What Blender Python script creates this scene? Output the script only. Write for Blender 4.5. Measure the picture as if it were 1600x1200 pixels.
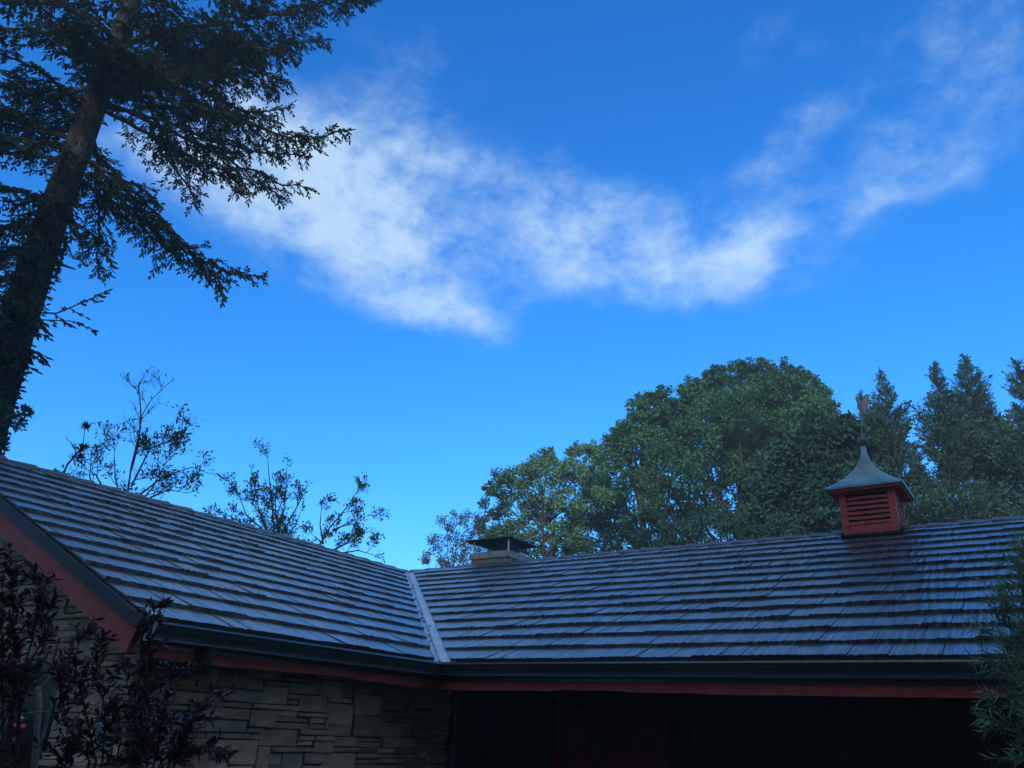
import bpy, bmesh, math, random
import numpy as np
from mathutils import Vector, Matrix

for o in list(bpy.data.objects):
    bpy.data.objects.remove(o, do_unlink=True)
SC = bpy.context.scene
COL = SC.collection
rnd = random.Random(7)
rng = np.random.default_rng(11)
R_ = math.radians

# ------------------------------------------------------------------ camera
FPX = 1218.0
PITCH, ROLL, YAW = R_(23.89), R_(2.77), R_(-34.70)
CAM = np.array([0.0, 0.0, 1.65])
_c, _s = math.cos(PITCH), math.sin(PITCH)
FWD = np.array([0, _c, _s]); _R = np.array([1.0, 0, 0]); _U = np.array([0, -_s, _c])
RIGHT = math.cos(ROLL) * _R + math.sin(ROLL) * _U
UP = -math.sin(ROLL) * _R + math.cos(ROLL) * _U
cd = bpy.data.cameras.new('camera')
cam = bpy.data.objects.new('camera', cd)
COL.objects.link(cam)
cd.sensor_fit = 'HORIZONTAL'; cd.sensor_width = 36.0; cd.lens = FPX / 1600 * 36.0
cd.clip_start = 0.05; cd.clip_end = 3000
cam.matrix_world = Matrix(((RIGHT[0], UP[0], -FWD[0], CAM[0]), (RIGHT[1], UP[1], -FWD[1], CAM[1]),
                           (RIGHT[2], UP[2], -FWD[2], CAM[2]), (0, 0, 0, 1)))
SC.camera = cam

def ray(px, py):
    d = FWD + RIGHT * ((px - 800) / FPX) + UP * ((600 - py) / FPX)
    return d / np.linalg.norm(d)

def at(px, py, dist):
    """point on the line of sight through a photo pixel, at a horizontal distance in metres"""
    r = ray(px, py)
    return CAM + r * (dist / math.hypot(r[0], r[1]))

def project(P):
    d = np.asarray(P) - CAM
    k = d @ FWD
    return np.stack([800 + FPX * (d @ RIGHT) / k, 600 - FPX * (d @ UP) / k], -1), k

# ------------------------------------------------------------------ sky, sun, exposure
SUN_EL, SUN_AZ = R_(22), R_(200)          # azimuth clockwise from +Y: behind the camera
W = bpy.data.worlds.new('World'); SC.world = W; W.use_nodes = True
nt = W.node_tree; nt.nodes.clear()
N = nt.nodes; LK = nt.links
def nd(tree, kind, **kw):
    n = tree.nodes.new(kind)
    for k, v in kw.items():
        setattr(n, k, v)
    return n
def math_(tree, op, a, b=None, c=None, clamp=False):
    n = tree.nodes.new('ShaderNodeMath'); n.operation = op; n.use_clamp = clamp
    for i, x in enumerate((a, b, c)):
        if x is None: continue
        if isinstance(x, (int, float)): n.inputs[i].default_value = x
        else: tree.links.new(x, n.inputs[i])
    return n.outputs[0]
sky = nd(nt, 'ShaderNodeTexSky'); sky.sky_type = 'NISHITA'; sky.sun_disc = False
sky.sun_elevation = SUN_EL; sky.sun_rotation = SUN_AZ
sky.air_density = 1.0; sky.dust_density = 0.25; sky.ozone_density = 3.0; sky.altitude = 100
tint = nd(nt, 'ShaderNodeMix', data_type='RGBA', blend_type='MULTIPLY')
tint.inputs[0].default_value = 1.0
LK.new(sky.outputs[0], tint.inputs[6]); tint.inputs[7].default_value = (0.42, 0.86, 1.12, 1)
# the phone's colour response to that sky, one curve per channel (deep, nearly clipped blue)
ssep = nd(nt, 'ShaderNodeSeparateColor'); LK.new(tint.outputs[2], ssep.inputs[0])
scmb = nd(nt, 'ShaderNodeCombineColor')
for ch, (x0_, y0_, gm_) in enumerate(((.17, .0440, 1.85), (.70, 1.19, 1.13), (1.7, 4.55, 1.0))):
    LK.new(math_(nt, 'MULTIPLY', math_(nt, 'POWER', math_(nt, 'MINIMUM', math_(nt, 'MULTIPLY', ssep.outputs[ch], 1 / x0_), 9.0), gm_), y0_), scmb.inputs[ch])
tc = nd(nt, 'ShaderNodeTexCoord')
sep = nd(nt, 'ShaderNodeSeparateXYZ'); LK.new(tc.outputs['Generated'], sep.inputs[0])
zc = math_(nt, 'MAXIMUM', sep.outputs[2], 0.06)
PX = math_(nt, 'DIVIDE', sep.outputs[0], zc); PY = math_(nt, 'DIVIDE', sep.outputs[1], zc)
comb = nd(nt, 'ShaderNodeCombineXYZ'); LK.new(PX, comb.inputs[0]); LK.new(PY, comb.inputs[1])
def cloud_uv(px, py):
    r = ray(px, py); return np.array([r[0] / r[2], r[1] / r[2]])
# cloud banks on one flat layer overhead: centre, half axes and turn as seen from here, density
BANKS = [(545, 325, 135, 115, 8, .86), (400, 290, 190, 80, 12, .78), (660, 430, 150, 75, 18, .70), (720, 495, 90, 34, 18, .44),
         (880, 350, 195, 84, 12, .74), (1020, 420, 190, 62, 6, .62), (1190, 372, 75, 50, -20, .66), (1150, 440, 110, 45, 0, .42),
         (720, 250, 95, 50, 20, .38), (640, 90, 110, 110, 0, .22), (1500, 50, 150, 130, -20, .42), (1530, 190, 140, 100, -25, .36),
         (1440, 290, 120, 50, -20, .26), (1210, 252, 75, 36, -18, .66), (1290, 185, 80, 36, -15, .52), (1190, 70, 80, 55, 0, .50), (1400, 240, 55, 28, -15, .36), (1365, 335, 70, 30, -10, .45), (1480, 275, 50, 26, -20, .3),
         (1300, 300, 100, 40, -10, .28), (470, 190, 120, 42, 0, .52), (1320, 390, 130, 35, -4, .3), (1330, 90, 60, 30, 0, .26), (560, 470, 130, 45, 15, .34),
         (240, 250, 120, 60, 0, .45), (690, 322, 40, 48, 10, -.34)]
warp = nd(nt, 'ShaderNodeTexNoise'); warp.inputs['Scale'].default_value = 2.2; warp.inputs['Detail'].default_value = 3
LK.new(comb.outputs[0], warp.inputs['Vector'])
wsub = nd(nt, 'ShaderNodeVectorMath', operation='SUBTRACT'); LK.new(warp.outputs['Color'], wsub.inputs[0]); wsub.inputs[1].default_value = (.5, .5, .5)
wmul = nd(nt, 'ShaderNodeVectorMath', operation='SCALE'); LK.new(wsub.outputs[0], wmul.inputs[0]); wmul.inputs['Scale'].default_value = 0.26
wadd = nd(nt, 'ShaderNodeVectorMath', operation='ADD'); LK.new(comb.outputs[0], wadd.inputs[0]); LK.new(wmul.outputs[0], wadd.inputs[1])
wsep = nd(nt, 'ShaderNodeSeparateXYZ'); LK.new(wadd.outputs[0], wsep.inputs[0])
WX, WY = wsep.outputs[0], wsep.outputs[1]
total = None
for (bx, by, ra, rb, ang, st) in BANKS:
    c0 = cloud_uv(bx, by); ca, sa = math.cos(R_(ang)), math.sin(R_(ang))
    ea = cloud_uv(bx + ra * ca, by + ra * sa) - c0; eb = cloud_uv(bx - rb * sa, by + rb * ca) - c0
    inv = np.linalg.inv(np.stack([ea, eb], 1))
    dx = math_(nt, 'SUBTRACT', WX, float(c0[0])); dy = math_(nt, 'SUBTRACT', WY, float(c0[1]))
    p = math_(nt, 'MULTIPLY_ADD', dx, float(inv[0, 0]), math_(nt, 'MULTIPLY', dy, float(inv[0, 1])))
    q = math_(nt, 'MULTIPLY_ADD', dx, float(inv[1, 0]), math_(nt, 'MULTIPLY', dy, float(inv[1, 1])))
    r2 = math_(nt, 'MULTIPLY_ADD', p, p, math_(nt, 'MULTIPLY', q, q))
    g = math_(nt, 'POWER', math.e, math_(nt, 'MULTIPLY', r2, -0.9))
    total = math_(nt, 'MULTIPLY', g, st * .8) if total is None else math_(nt, 'MULTIPLY_ADD', g, st * .8, total)
over = nd(nt, 'ShaderNodeMapRange', interpolation_type='SMOOTHSTEP'); LK.new(PY, over.inputs[0])  # unseen cloud cover added overhead and behind the camera for whiter fill light
over.inputs[1].default_value = 0.75; over.inputs[2].default_value = 0.15; over.inputs[3].default_value = 0; over.inputs[4].default_value = 0.95
total = math_(nt, 'ADD', total, over.outputs[0])
fine = nd(nt, 'ShaderNodeTexNoise'); fine.inputs['Scale'].default_value = 15.0; fine.inputs['Detail'].default_value = 9
fine.inputs['Roughness'].default_value = 0.66; fine.inputs['Distortion'].default_value = 0.15
big = nd(nt, 'ShaderNodeTexNoise'); big.inputs['Scale'].default_value = 6.5; big.inputs['Detail'].default_value = 6
squash = nd(nt, 'ShaderNodeVectorMath', operation='MULTIPLY'); LK.new(tc.outputs['Generated'], squash.inputs[0]); squash.inputs[1].default_value = (1.0, 1.0, 1.45)
LK.new(squash.outputs[0], fine.inputs['Vector']); LK.new(squash.outputs[0], big.inputs['Vector'])
n1 = math_(nt, 'MULTIPLY_ADD', fine.outputs[0], 3.4, -1.7)
n2 = math_(nt, 'MULTIPLY_ADD', big.outputs[0], 1.2, -0.6)
nn = math_(nt, 'ADD', n1, n2)
amp = math_(nt, 'MULTIPLY_ADD', total, 0.52, 0.15)
dens = math_(nt, 'MULTIPLY_ADD', nn, amp, total)
mr = nd(nt, 'ShaderNodeMapRange', interpolation_type='SMOOTHSTEP')
LK.new(dens, mr.inputs[0]); mr.inputs[1].default_value = 0.16; mr.inputs[2].default_value = 1.40; mr.inputs[3].default_value = 0; mr.inputs[4].default_value = 0.86
cl = nd(nt, 'ShaderNodeMix', data_type='RGBA'); LK.new(mr.outputs[0], cl.inputs[0])
LK.new(scmb.outputs[0], cl.inputs[6])
CLOUD_COL = (6.0, 8.2, 10.4, 1)
cl.inputs[7].default_value = CLOUD_COL
bg = nd(nt, 'ShaderNodeBackground'); LK.new(cl.outputs[2], bg.inputs[0]); bg.inputs[1].default_value = 0.10
wo = nd(nt, 'ShaderNodeOutputWorld'); LK.new(bg.outputs[0], wo.inputs[0])

sd = bpy.data.lights.new('sun', 'SUN'); sd.energy = 3.0; sd.angle = R_(8); sd.color = (1.0, 0.93, 0.84)
sun = bpy.data.objects.new('sun', sd); COL.objects.link(sun)
_sd = Vector((math.sin(SUN_AZ) * math.cos(SUN_EL), math.cos(SUN_AZ) * math.cos(SUN_EL), math.sin(SUN_EL)))
sun.rotation_euler = _sd.to_track_quat('Z', 'Y').to_euler()
sun.location = (0, -20, 30)
VS = SC.view_settings
VS.view_transform = 'Standard'; VS.look = 'None'; VS.exposure = 0.0; VS.gamma = 1.0; VS.use_curve_mapping = False
try:
    SC.cycles.max_bounces = 6; SC.cycles.transparent_max_bounces = 8
except Exception:
    pass

# ------------------------------------------------------------------ materials
def mat(name, col, rough=0.8, spec=0.3, metal=0.0, var=0.25, scale=6.0, bump=0.0, bscale=40.0, transl=0.0, stretch=(1, 1, 1),
        coord='Object', col2=None, objvar=0.0, bdist=0.004, detail=4.0):
    m = bpy.data.materials.new(name); m.use_nodes = True
    t = m.node_tree; b = t.nodes['Principled BSDF']
    b.inputs['Roughness'].default_value = rough; b.inputs['Specular IOR Level'].default_value = spec
    b.inputs['Metallic'].default_value = metal
    tcn = t.nodes.new('ShaderNodeTexCoord'); mp = t.nodes.new('ShaderNodeMapping')
    mp.inputs['Scale'].default_value = stretch
    t.links.new(tcn.outputs[coord], mp.inputs[0])
    no = t.nodes.new('ShaderNodeTexNoise'); no.inputs['Scale'].default_value = scale; no.inputs['Detail'].default_value = detail
    t.links.new(mp.outputs[0], no.inputs['Vector'])
    rp = t.nodes.new('ShaderNodeValToRGB')
    c = np.array(col)
    lo = c * (1 - var); hi = np.minimum(np.array(col2) if col2 is not None else c * (1 + var), 1)
    rp.color_ramp.elements[0].position = 0.3; rp.color_ramp.elements[1].position = 0.7
    rp.color_ramp.elements[0].color = (*lo, 1); rp.color_ramp.elements[1].color = (*hi, 1)
    t.links.new(no.outputs['Fac'], rp.inputs[0])
    out = rp.outputs[0]
    if objvar:
        oi = t.nodes.new('ShaderNodeObjectInfo'); hs = t.nodes.new('ShaderNodeHueSaturation')
        t.links.new(math_(t, 'MULTIPLY_ADD', oi.outputs['Random'], 2 * objvar, 1 - objvar), hs.inputs['Value'])
        t.links.new(out, hs.inputs['Color']); out = hs.outputs[0]
    t.links.new(out, b.inputs['Base Color'])
    if bump:
        n3 = t.nodes.new('ShaderNodeTexNoise'); n3.inputs['Scale'].default_value = bscale; n3.inputs['Detail'].default_value = 5
        t.links.new(mp.outputs[0], n3.inputs['Vector'])
        bp = t.nodes.new('ShaderNodeBump'); bp.inputs['Strength'].default_value = bump; bp.inputs['Distance'].default_value = bdist
        t.links.new(n3.outputs['Fac'], bp.inputs['Height']); t.links.new(bp.outputs[0], b.inputs['Normal'])
    if transl:
        tr = t.nodes.new('ShaderNodeBsdfTranslucent'); t.links.new(out, tr.inputs[0])
        mx = t.nodes.new('ShaderNodeMixShader'); mx.inputs[0].default_value = transl
        t.links.new(b.outputs[0], mx.inputs[1]); t.links.new(tr.outputs[0], mx.inputs[2])
        t.links.new(mx.outputs[0], t.nodes['Material Output'].inputs[0])
    return m

M = {}
M['tile'] = mat('roof_tile_metal', (0.042, 0.038, 0.037), rough=0.36, spec=0.6, metal=0.35, var=0.55, scale=9, bump=1.0, bscale=26, stretch=(3.2, 0.10, 1), coord='UV', bdist=0.02, col2=(0.095, 0.087, 0.084))
tt_ = M['tile'].node_tree
gn = tt_.nodes.new('ShaderNodeTexNoise'); gn.inputs['Scale'].default_value = 1.0; gn.inputs['Detail'].default_value = 3; gn.inputs['Roughness'].default_value = .7
gm_ = tt_.nodes.new('ShaderNodeMapping'); gm_.inputs['Scale'].default_value = (48, 1.6, 1); gc_ = tt_.nodes.new('ShaderNodeTexCoord')
tt_.links.new(gc_.outputs['UV'], gm_.inputs[0]); tt_.links.new(gm_.outputs[0], gn.inputs['Vector'])
gr = tt_.nodes.new('ShaderNodeMapRange'); gr.inputs[1].default_value = .33; gr.inputs[2].default_value = .56; gr.inputs[3].default_value = .16; gr.inputs[4].default_value = 1.0
tt_.links.new(gn.outputs['Fac'], gr.inputs[0]); tt_.links.new(gr.outputs[0], tt_.nodes['Principled BSDF'].inputs['Coat Weight'])
tb_ = M['tile'].node_tree.nodes['Principled BSDF']; tb_.inputs['Coat Roughness'].default_value = 0.30; tb_.inputs['Coat IOR'].default_value = 2.3
M['ridge'] = mat('ridge_cap_metal', (0.075, 0.062, 0.06), rough=0.42, spec=0.5, var=0.3, scale=6, bump=0.4)
M['underlay'] = mat('underlay', (0.02, 0.018, 0.018), rough=0.9, spec=0.1)
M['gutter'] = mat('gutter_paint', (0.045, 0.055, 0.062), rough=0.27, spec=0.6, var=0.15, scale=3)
M['trim'] = mat('dark_trim_metal', (0.022, 0.021, 0.022), rough=0.6, spec=0.2, var=0.15, scale=2)
M['red'] = mat('red_paint', (0.37, 0.065, 0.055), rough=0.7, spec=0.25, var=0.22, scale=7, bump=0.3, bscale=60, stretch=(1, 1, 3))
M['redwood'] = mat('red_cupola_paint', (0.42, 0.07, 0.06), rough=0.65, spec=0.25, var=0.25, scale=9, bump=0.35, bscale=70, stretch=(1, 1, 4))
M['flash'] = mat('galvanised_flashing', (0.50, 0.54, 0.58), rough=0.42, spec=0.6, metal=0.35, var=0.12, scale=5)
M['dent'] = mat('rust_spot', (0.07, 0.05, 0.045), rough=0.9, spec=0.1)
M['copper'] = mat('weathered_copper', (0.065, 0.15, 0.165), rough=0.5, spec=0.5, metal=0.25, var=0.45, scale=3.2, col2=(0.16, 0.31, 0.32), stretch=(1, 1, .55), bump=0.2, bscale=10)
cb_ = M['copper'].node_tree.nodes['Principled BSDF']; cb_.inputs['Coat Weight'].default_value = .6; cb_.inputs['Coat Roughness'].default_value = .35; cb_.inputs['Coat IOR'].default_value = 1.6
M['copper_dark'] = mat('dark_copper', (0.07, 0.10, 0.09), rough=0.5, spec=0.4, metal=0.3, var=0.3, scale=8)
M['vane'] = mat('vane_metal', (0.15, 0.165, 0.18), rough=0.5, spec=0.4, metal=0.3, var=0.2, scale=8)
M['concrete'] = mat('chimney_concrete', (0.33, 0.31, 0.28), rough=0.9, spec=0.15, var=0.2, scale=10, bump=0.4, bscale=60)
M['capmetal'] = mat('chimney_cap_metal', (0.06, 0.065, 0.07), rough=0.45, spec=0.5, metal=0.4, var=0.15)
M['steel'] = mat('light_steel', (0.5, 0.5, 0.48), rough=0.4, spec=0.5, metal=0.5, var=0.1)
M['mortar'] = mat('recessed_mortar', (0.085, 0.072, 0.06), rough=0.95, spec=0.1)
M['stone_tan'] = mat('stone_tan', (0.34, 0.235, 0.155), rough=0.9, spec=0.15, var=0.25, scale=7, bump=0.5, bscale=24, objvar=0.22, bdist=.01, stretch=(1, 1, 2.5))
M['stone_buff'] = mat('stone_buff', (0.38, 0.285, 0.205), rough=0.9, spec=0.15, var=0.2, scale=6, bump=0.5, bscale=22, objvar=0.2, bdist=.01, stretch=(1, 1, 2.5))
M['stone_grey'] = mat('stone_grey', (0.28, 0.23, 0.185), rough=0.9, spec=0.15, var=0.2, scale=6, bump=0.5, bscale=22, objvar=0.2, bdist=.01, stretch=(1, 1, 2.5))
M['stone_red'] = mat('stone_red', (0.33, 0.16, 0.12), rough=0.9, spec=0.15, var=0.2, scale=6, bump=0.5, bscale=22, objvar=0.15, bdist=.01, stretch=(1, 1, 2.5))
M['stone_blue'] = mat('stone_blue', (0.16, 0.20, 0.21), rough=0.9, spec=0.15, var=0.2, scale=6, bump=0.5, bscale=22, objvar=0.15, bdist=.01, stretch=(1, 1, 2.5))
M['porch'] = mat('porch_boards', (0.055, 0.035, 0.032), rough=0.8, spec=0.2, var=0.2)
M['door'] = mat('porch_red_door', (0.24, 0.03, 0.02), rough=0.6, spec=0.3, var=0.15)
M['teal'] = mat('dark_teal_paint', (0.022, 0.034, 0.04), rough=0.6, spec=0.3, var=0.15)
M['glass'] = mat('dark_glass', (0.006, 0.008, 0.01), rough=0.12, spec=0.04, var=0.05)
M['lampglass'] = mat('lantern_glass', (0.20, 0.20, 0.20), rough=0.15, spec=0.6, var=0.1)
M['bulb'] = mat('pale_bulb', (0.75, 0.73, 0.7), rough=0.4, spec=0.4, var=0.05)
M['iron'] = mat('black_iron', (0.02, 0.02, 0.022), rough=0.5, spec=0.4, var=0.1)
M['ornament'] = mat('red_ornament', (0.3, 0.005, 0.01), rough=0.25, spec=0.6, var=0.1)
M['clear'] = mat('clear_glass_bead', (0.22, 0.25, 0.26), rough=0.08, spec=0.8, var=0.05)
M['bark'] = mat('fir_bark', (0.042, 0.037, 0.036), rough=0.95, spec=0.1, var=0.5, scale=5, bump=1.0, bscale=9, stretch=(3, 3, .6), bdist=.05, detail=7)
M['twig'] = mat('fir_twig', (0.06, 0.045, 0.036), rough=0.95, spec=0.1, var=0.3, scale=8)
M['needle'] = mat('fir_needles', (0.026, 0.056, 0.03), rough=0.6, spec=0.25, var=0.5, scale=1.2, transl=0.2, col2=(0.045, 0.088, 0.042))
M['moss'] = mat('moss', (0.032, 0.055, 0.022), rough=0.95, spec=0.1, var=0.4, scale=9, bump=.6)
M['leaf_maple'] = mat('maple_leaves', (0.052, 0.15, 0.062), rough=0.55, spec=0.3, var=0.45, scale=0.35, transl=0.3, col2=(0.085, 0.215, 0.085))
M['leaf_pale'] = mat('pale_leaves', (0.15, 0.27, 0.13), rough=0.55, spec=0.3, var=0.35, scale=0.5, transl=0.35)
M['leaf_brown'] = mat('bronze_leaves', (0.13, 0.12, 0.08), rough=0.6, spec=0.3, var=0.35, scale=0.6, transl=0.3)
M['leaf_sap'] = mat('sapling_leaves', (0.09, 0.115, 0.06), rough=0.6, spec=0.25, var=0.4, scale=1.0, transl=0.3)
M['leaf_hedge'] = mat('hedge_needles', (0.03, 0.08, 0.055), rough=0.6, spec=0.2, var=0.4, scale=0.7, transl=0.15)
M['leaf_cypress'] = mat('cypress_sprays', (0.04, 0.1, 0.076), rough=0.6, spec=0.25, var=0.4, scale=0.5, transl=0.15, col2=(0.07, 0.15, 0.097))
M['leaf_purple'] = mat('purple_leaves', (0.05, 0.014, 0.02), rough=0.42, spec=0.4, var=0.35, scale=5, transl=0.2, col2=(0.085, 0.022, 0.028))
M['leaf_bamboo'] = mat('willow_leaves', (0.17, 0.25, 0.12), rough=0.5, spec=0.35, var=0.35, scale=4, transl=0.25)
M['limb'] = mat('limb_bark', (0.055, 0.047, 0.042), rough=0.95, spec=0.1, var=0.3, scale=3)
M['stem_pale'] = mat('pale_stem', (0.20, 0.17, 0.15), rough=0.9, spec=0.15, var=0.25, scale=12, stretch=(1, 1, .4))
M['lawn'] = mat('lawn', (0.045, 0.07, 0.025), rough=0.95, spec=0.1, var=0.4, scale=2.5)
M['soil'] = mat('planting_bed', (0.05, 0.04, 0.03), rough=0.95, spec=0.1, var=0.3, scale=6)

# ------------------------------------------------------------------ mesh helpers
class MB:
    def __init__(s): s.v = []; s.f = []; s.uv = []; s.mi = []
    def poly(s, pts, mi=0, uv=None):
        b = len(s.v); s.v += [tuple(map(float, p)) for p in pts]; s.f.append(tuple(range(b, b + len(pts)))); s.mi.append(mi)
    def add(s, verts, faces, mi=0):
        b = len(s.v); s.v += [tuple(map(float, p)) for p in verts]
        for f in faces: s.f.append(tuple(i + b for i in f)); s.mi.append(mi)
    def box(s, x0, x1, y0, y1, z0, z1, mi=0):
        v = [(x0, y0, z0), (x1, y0, z0), (x1, y1, z0), (x0, y1, z0), (x0, y0, z1), (x1, y0, z1), (x1, y1, z1), (x0, y1, z1)]
        s.add(v, [(0, 3, 2, 1), (4, 5, 6, 7), (0, 1, 5, 4), (1, 2, 6, 5), (2, 3, 7, 6), (3, 0, 4, 7)], mi)
    def hexa(s, v, mi=0):
        s.add(v, [(0, 3, 2, 1), (4, 5, 6, 7), (0, 1, 5, 4), (1, 2, 6, 5), (2, 3, 7, 6), (3, 0, 4, 7)], mi)
    def tube(s, pts, radii, n=6, cap=True, mi=0):
        pts = [np.array(p, float) for p in pts]; b = len(s.v); prev = None
        for i, p in enumerate(pts):
            t = pts[min(i + 1, len(pts) - 1)] - pts[max(i - 1, 0)]; t = t / (np.linalg.norm(t) + 1e-9)
            if prev is None:
                a = np.array([0, 0, 1.0]) if abs(t[2]) < .9 else np.array([1.0, 0, 0])
                prev = np.cross(t, a); prev /= np.linalg.norm(prev)
            prev = prev - t * (prev @ t); prev /= np.linalg.norm(prev) + 1e-9
            q = np.cross(t, prev); r = radii[i] if hasattr(radii, '__len__') else radii
            for k in range(n):
                a = 2 * math.pi * k / n
                s.v.append(tuple(p + r * (math.cos(a) * prev + math.sin(a) * q)))
        for i in range(len(pts) - 1):
            for k in range(n):
                k2 = (k + 1) % n
                s.f.append((b + i * n + k, b + i * n + k2, b + (i + 1) * n + k2, b + (i + 1) * n + k)); s.mi.append(mi)
        if cap:
            s.f.append(tuple(b + k for k in reversed(range(n)))); s.mi.append(mi)
            s.f.append(tuple(b + (len(pts) - 1) * n + k for k in range(n))); s.mi.append(mi)
    def lathe(s, prof, c, n=16, mi=0):
        b = len(s.v)
        for (r, z) in prof:
            for k in range(n):
                a = 2 * math.pi * k / n
                s.v.append((c[0] + r * math.cos(a), c[1] + r * math.sin(a), c[2] + z))
        for i in range(len(prof) - 1):
            for k in range(n):
                k2 = (k + 1) % n
                s.f.append((b + i * n + k, b + i * n + k2, b + (i + 1) * n + k2, b + (i + 1) * n + k)); s.mi.append(mi)
        s.f.append(tuple(b + k for k in reversed(range(n)))); s.mi.append(mi)
        s.f.append(tuple(b + (len(prof) - 1) * n + k for k in range(n))); s.mi.append(mi)
    def build(s, name, mats, parent=None, smooth=False, origin=None, uvs=None):
        me = bpy.data.meshes.new(name)
        v = np.array(s.v)
        if origin is not None: v = v - np.array(origin)
        me.from_pydata([tuple(p) for p in v], [], s.f)
        mats = mats if isinstance(mats, (list, tuple)) else [mats]
        for m in mats: me.materials.append(m)
        if len(mats) > 1: me.polygons.foreach_set('material_index', s.mi)
        if smooth: me.polygons.foreach_set('use_smooth', [True] * len(me.polygons))
        if uvs is not None:
            ul = me.uv_layers.new(name='UVMap'); li = np.empty(len(me.loops), int); me.loops.foreach_get('vertex_index', li)
            ul.data.foreach_set('uv', np.array(uvs)[li].ravel())
        o = bpy.data.objects.new(name, me); COL.objects.link(o)
        if origin is not None: o.location = origin
        if parent: o.parent = parent
        return o

def empty(name, loc, label, cat, group=None, rz=0):
    o = bpy.data.objects.new(name, None); COL.objects.link(o); o.location = loc; o.rotation_euler = (0, 0, rz)
    o['label'] = label; o['category'] = cat
    if group: o['group'] = group
    return o

def unit(a): return a / (np.linalg.norm(a, axis=-1, keepdims=True) + 1e-9)

LEAF = (np.array([(0, 0, 0), (.42, .30, .07), (1, 0, -.06), (.42, -.30, .07)]), [(0, 1, 2), (0, 2, 3)])
LOBED = (np.array([(0, 0, 0), (.35, .55, .08), (.62, .25, .03), (1, 0, -.08), (.62, -.25, .03), (.35, -.55, .08)]), [(0, 1, 2), (0, 2, 3), (0, 3, 4), (0, 4, 5)])
BLADE = (np.array([(0, 0, 0), (.3, .5, .03), (1, 0, -.1), (.3, -.5, .03)]), [(0, 1, 2), (0, 2, 3)])
PLUM = (np.array([(0, 0, 0), (.3, .42, .10), (.65, .36, .06), (1, 0, -.12), (.65, -.36, .06), (.3, -.42, .10), (.5, 0, -.03)]),
        [(0, 6, 1), (1, 6, 2), (2, 6, 3), (3, 6, 4), (4, 6, 5), (5, 6, 0)])
SHOOT = (np.array([(0, 0, 0), (.35, .5, 0), (.8, .42, -.02), (1, 0, 0), (.8, -.42, -.02), (.35, -.5, 0), (.45, 0, .5), (.45, 0, -.5)]),
         [(0, 1, 2, 3), (0, 3, 4, 5), (0, 6, 3), (0, 3, 7)])
SPRAY = (np.array([(0, 0, 0), (.45, .06, .02), (.50, .48, .10), (.62, .10, .0), (.78, .34, .06), (1.0, 0, -.05), (.78, -.34, .06), (.62, -.10, 0), (.50, -.48, .10), (.45, -.06, .02)]),
         [(0, 1, 9), (1, 2, 3), (3, 4, 5), (5, 6, 7), (7, 8, 9), (1, 3, 7, 9), (3, 5, 7)])

def foliage(name, P, D, Nn, L, Wd, tmpl, m, parent, origin, stuff=False):
    """one mesh of many small leaf faces: positions, long axes, normals, lengths, widths"""
    P = np.asarray(P, float); D = unit(np.asarray(D, float)); Nn = np.asarray(Nn, float)
    B = unit(np.cross(Nn, D)); Nn = np.cross(D, B)
    L = np.asarray(L, float).reshape(-1, 1, 1); Wd = np.asarray(Wd, float).reshape(-1, 1, 1)
    T, F = tmpl; k = len(T); n = len(P)
    V = P[:, None, :] + D[:, None, :] * (T[None, :, 0:1] * L) + B[:, None, :] * (T[None, :, 1:2] * Wd) + Nn[:, None, :] * (T[None, :, 2:3] * Wd)
    V = V.reshape(-1, 3) - np.asarray(origin)
    me = bpy.data.meshes.new(name)
    loops = []; ls = []; lt = []; c = 0
    for f in F: ls.append(c); lt.append(len(f)); loops += list(f); c += len(f)
    loops = np.array(loops); ls = np.array(ls); lt = np.array(lt)
    me.vertices.add(len(V)); me.vertices.foreach_set('co', V.ravel())
    me.loops.add(n * c); me.loops.foreach_set('vertex_index', (loops[None] + (np.arange(n) * k)[:, None]).ravel())
    me.polygons.add(n * len(F)); me.polygons.foreach_set('loop_start', (ls[None] + (np.arange(n) * c)[:, None]).ravel())
    me.polygons.foreach_set('loop_total', np.tile(lt, n))
    me.update(calc_edges=True); me.validate()
    me.materials.append(m)
    o = bpy.data.objects.new(name, me); COL.objects.link(o)
    if parent: o.parent = parent
    if stuff: o['kind'] = 'stuff'
    return o

def rdir(n):
    return unit(rng.normal(size=(n, 3)))

# ------------------------------------------------------------------ ground
mb = MB(); G = 24
for i in range(G):
    for j in range(G):
        xs = np.linspace(-700, 700, G + 1); ys = np.linspace(-500, 1200, G + 1)
        mb.poly([(xs[i], ys[j], 0), (xs[i + 1], ys[j], 0), (xs[i + 1], ys[j + 1], 0), (xs[i], ys[j + 1], 0)])
g = mb.build('ground', M['lawn']); g['kind'] = 'structure'

# ------------------------------------------------------------------ house (local axes: x along the right wing's eave, y away from the camera)
E = np.array([-.7097 * .81, 8.1, 0.0]); Z0 = .72508 * .81 + 1.65 - .018      # inner eave corner, eave height
RUN, RISE, LW, UMAX = 4.766, 2.033, 3.18, 7.0
TH = math.atan2(RISE, RUN); SL = math.hypot(RUN, RISE); CT, ST = math.cos(TH), math.sin(TH)
UU = np.array([math.cos(YAW), math.sin(YAW), 0]); VV = np.array([-math.sin(YAW), math.cos(YAW), 0])
def world(p):
    p = np.asarray(p, float); return E + p[..., 0:1] * UU + p[..., 1:2] * VV + p[..., 2:3] * np.array([0, 0, 1.0])
house = empty('house', E, 'low stone house with red trim and dark shake roof forming an inner corner', 'house', rz=YAW)

def rp(wing, a, s, h=0.0):
    """point on a roof slope: a along the eave, s up the slope, h out of the plane"""
    if wing == 0: return np.array([a, s * CT - h * ST, Z0 + s * ST + h * CT])
    return np.array([-s * CT + h * ST, -a, Z0 + s * ST + h * CT])

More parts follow.
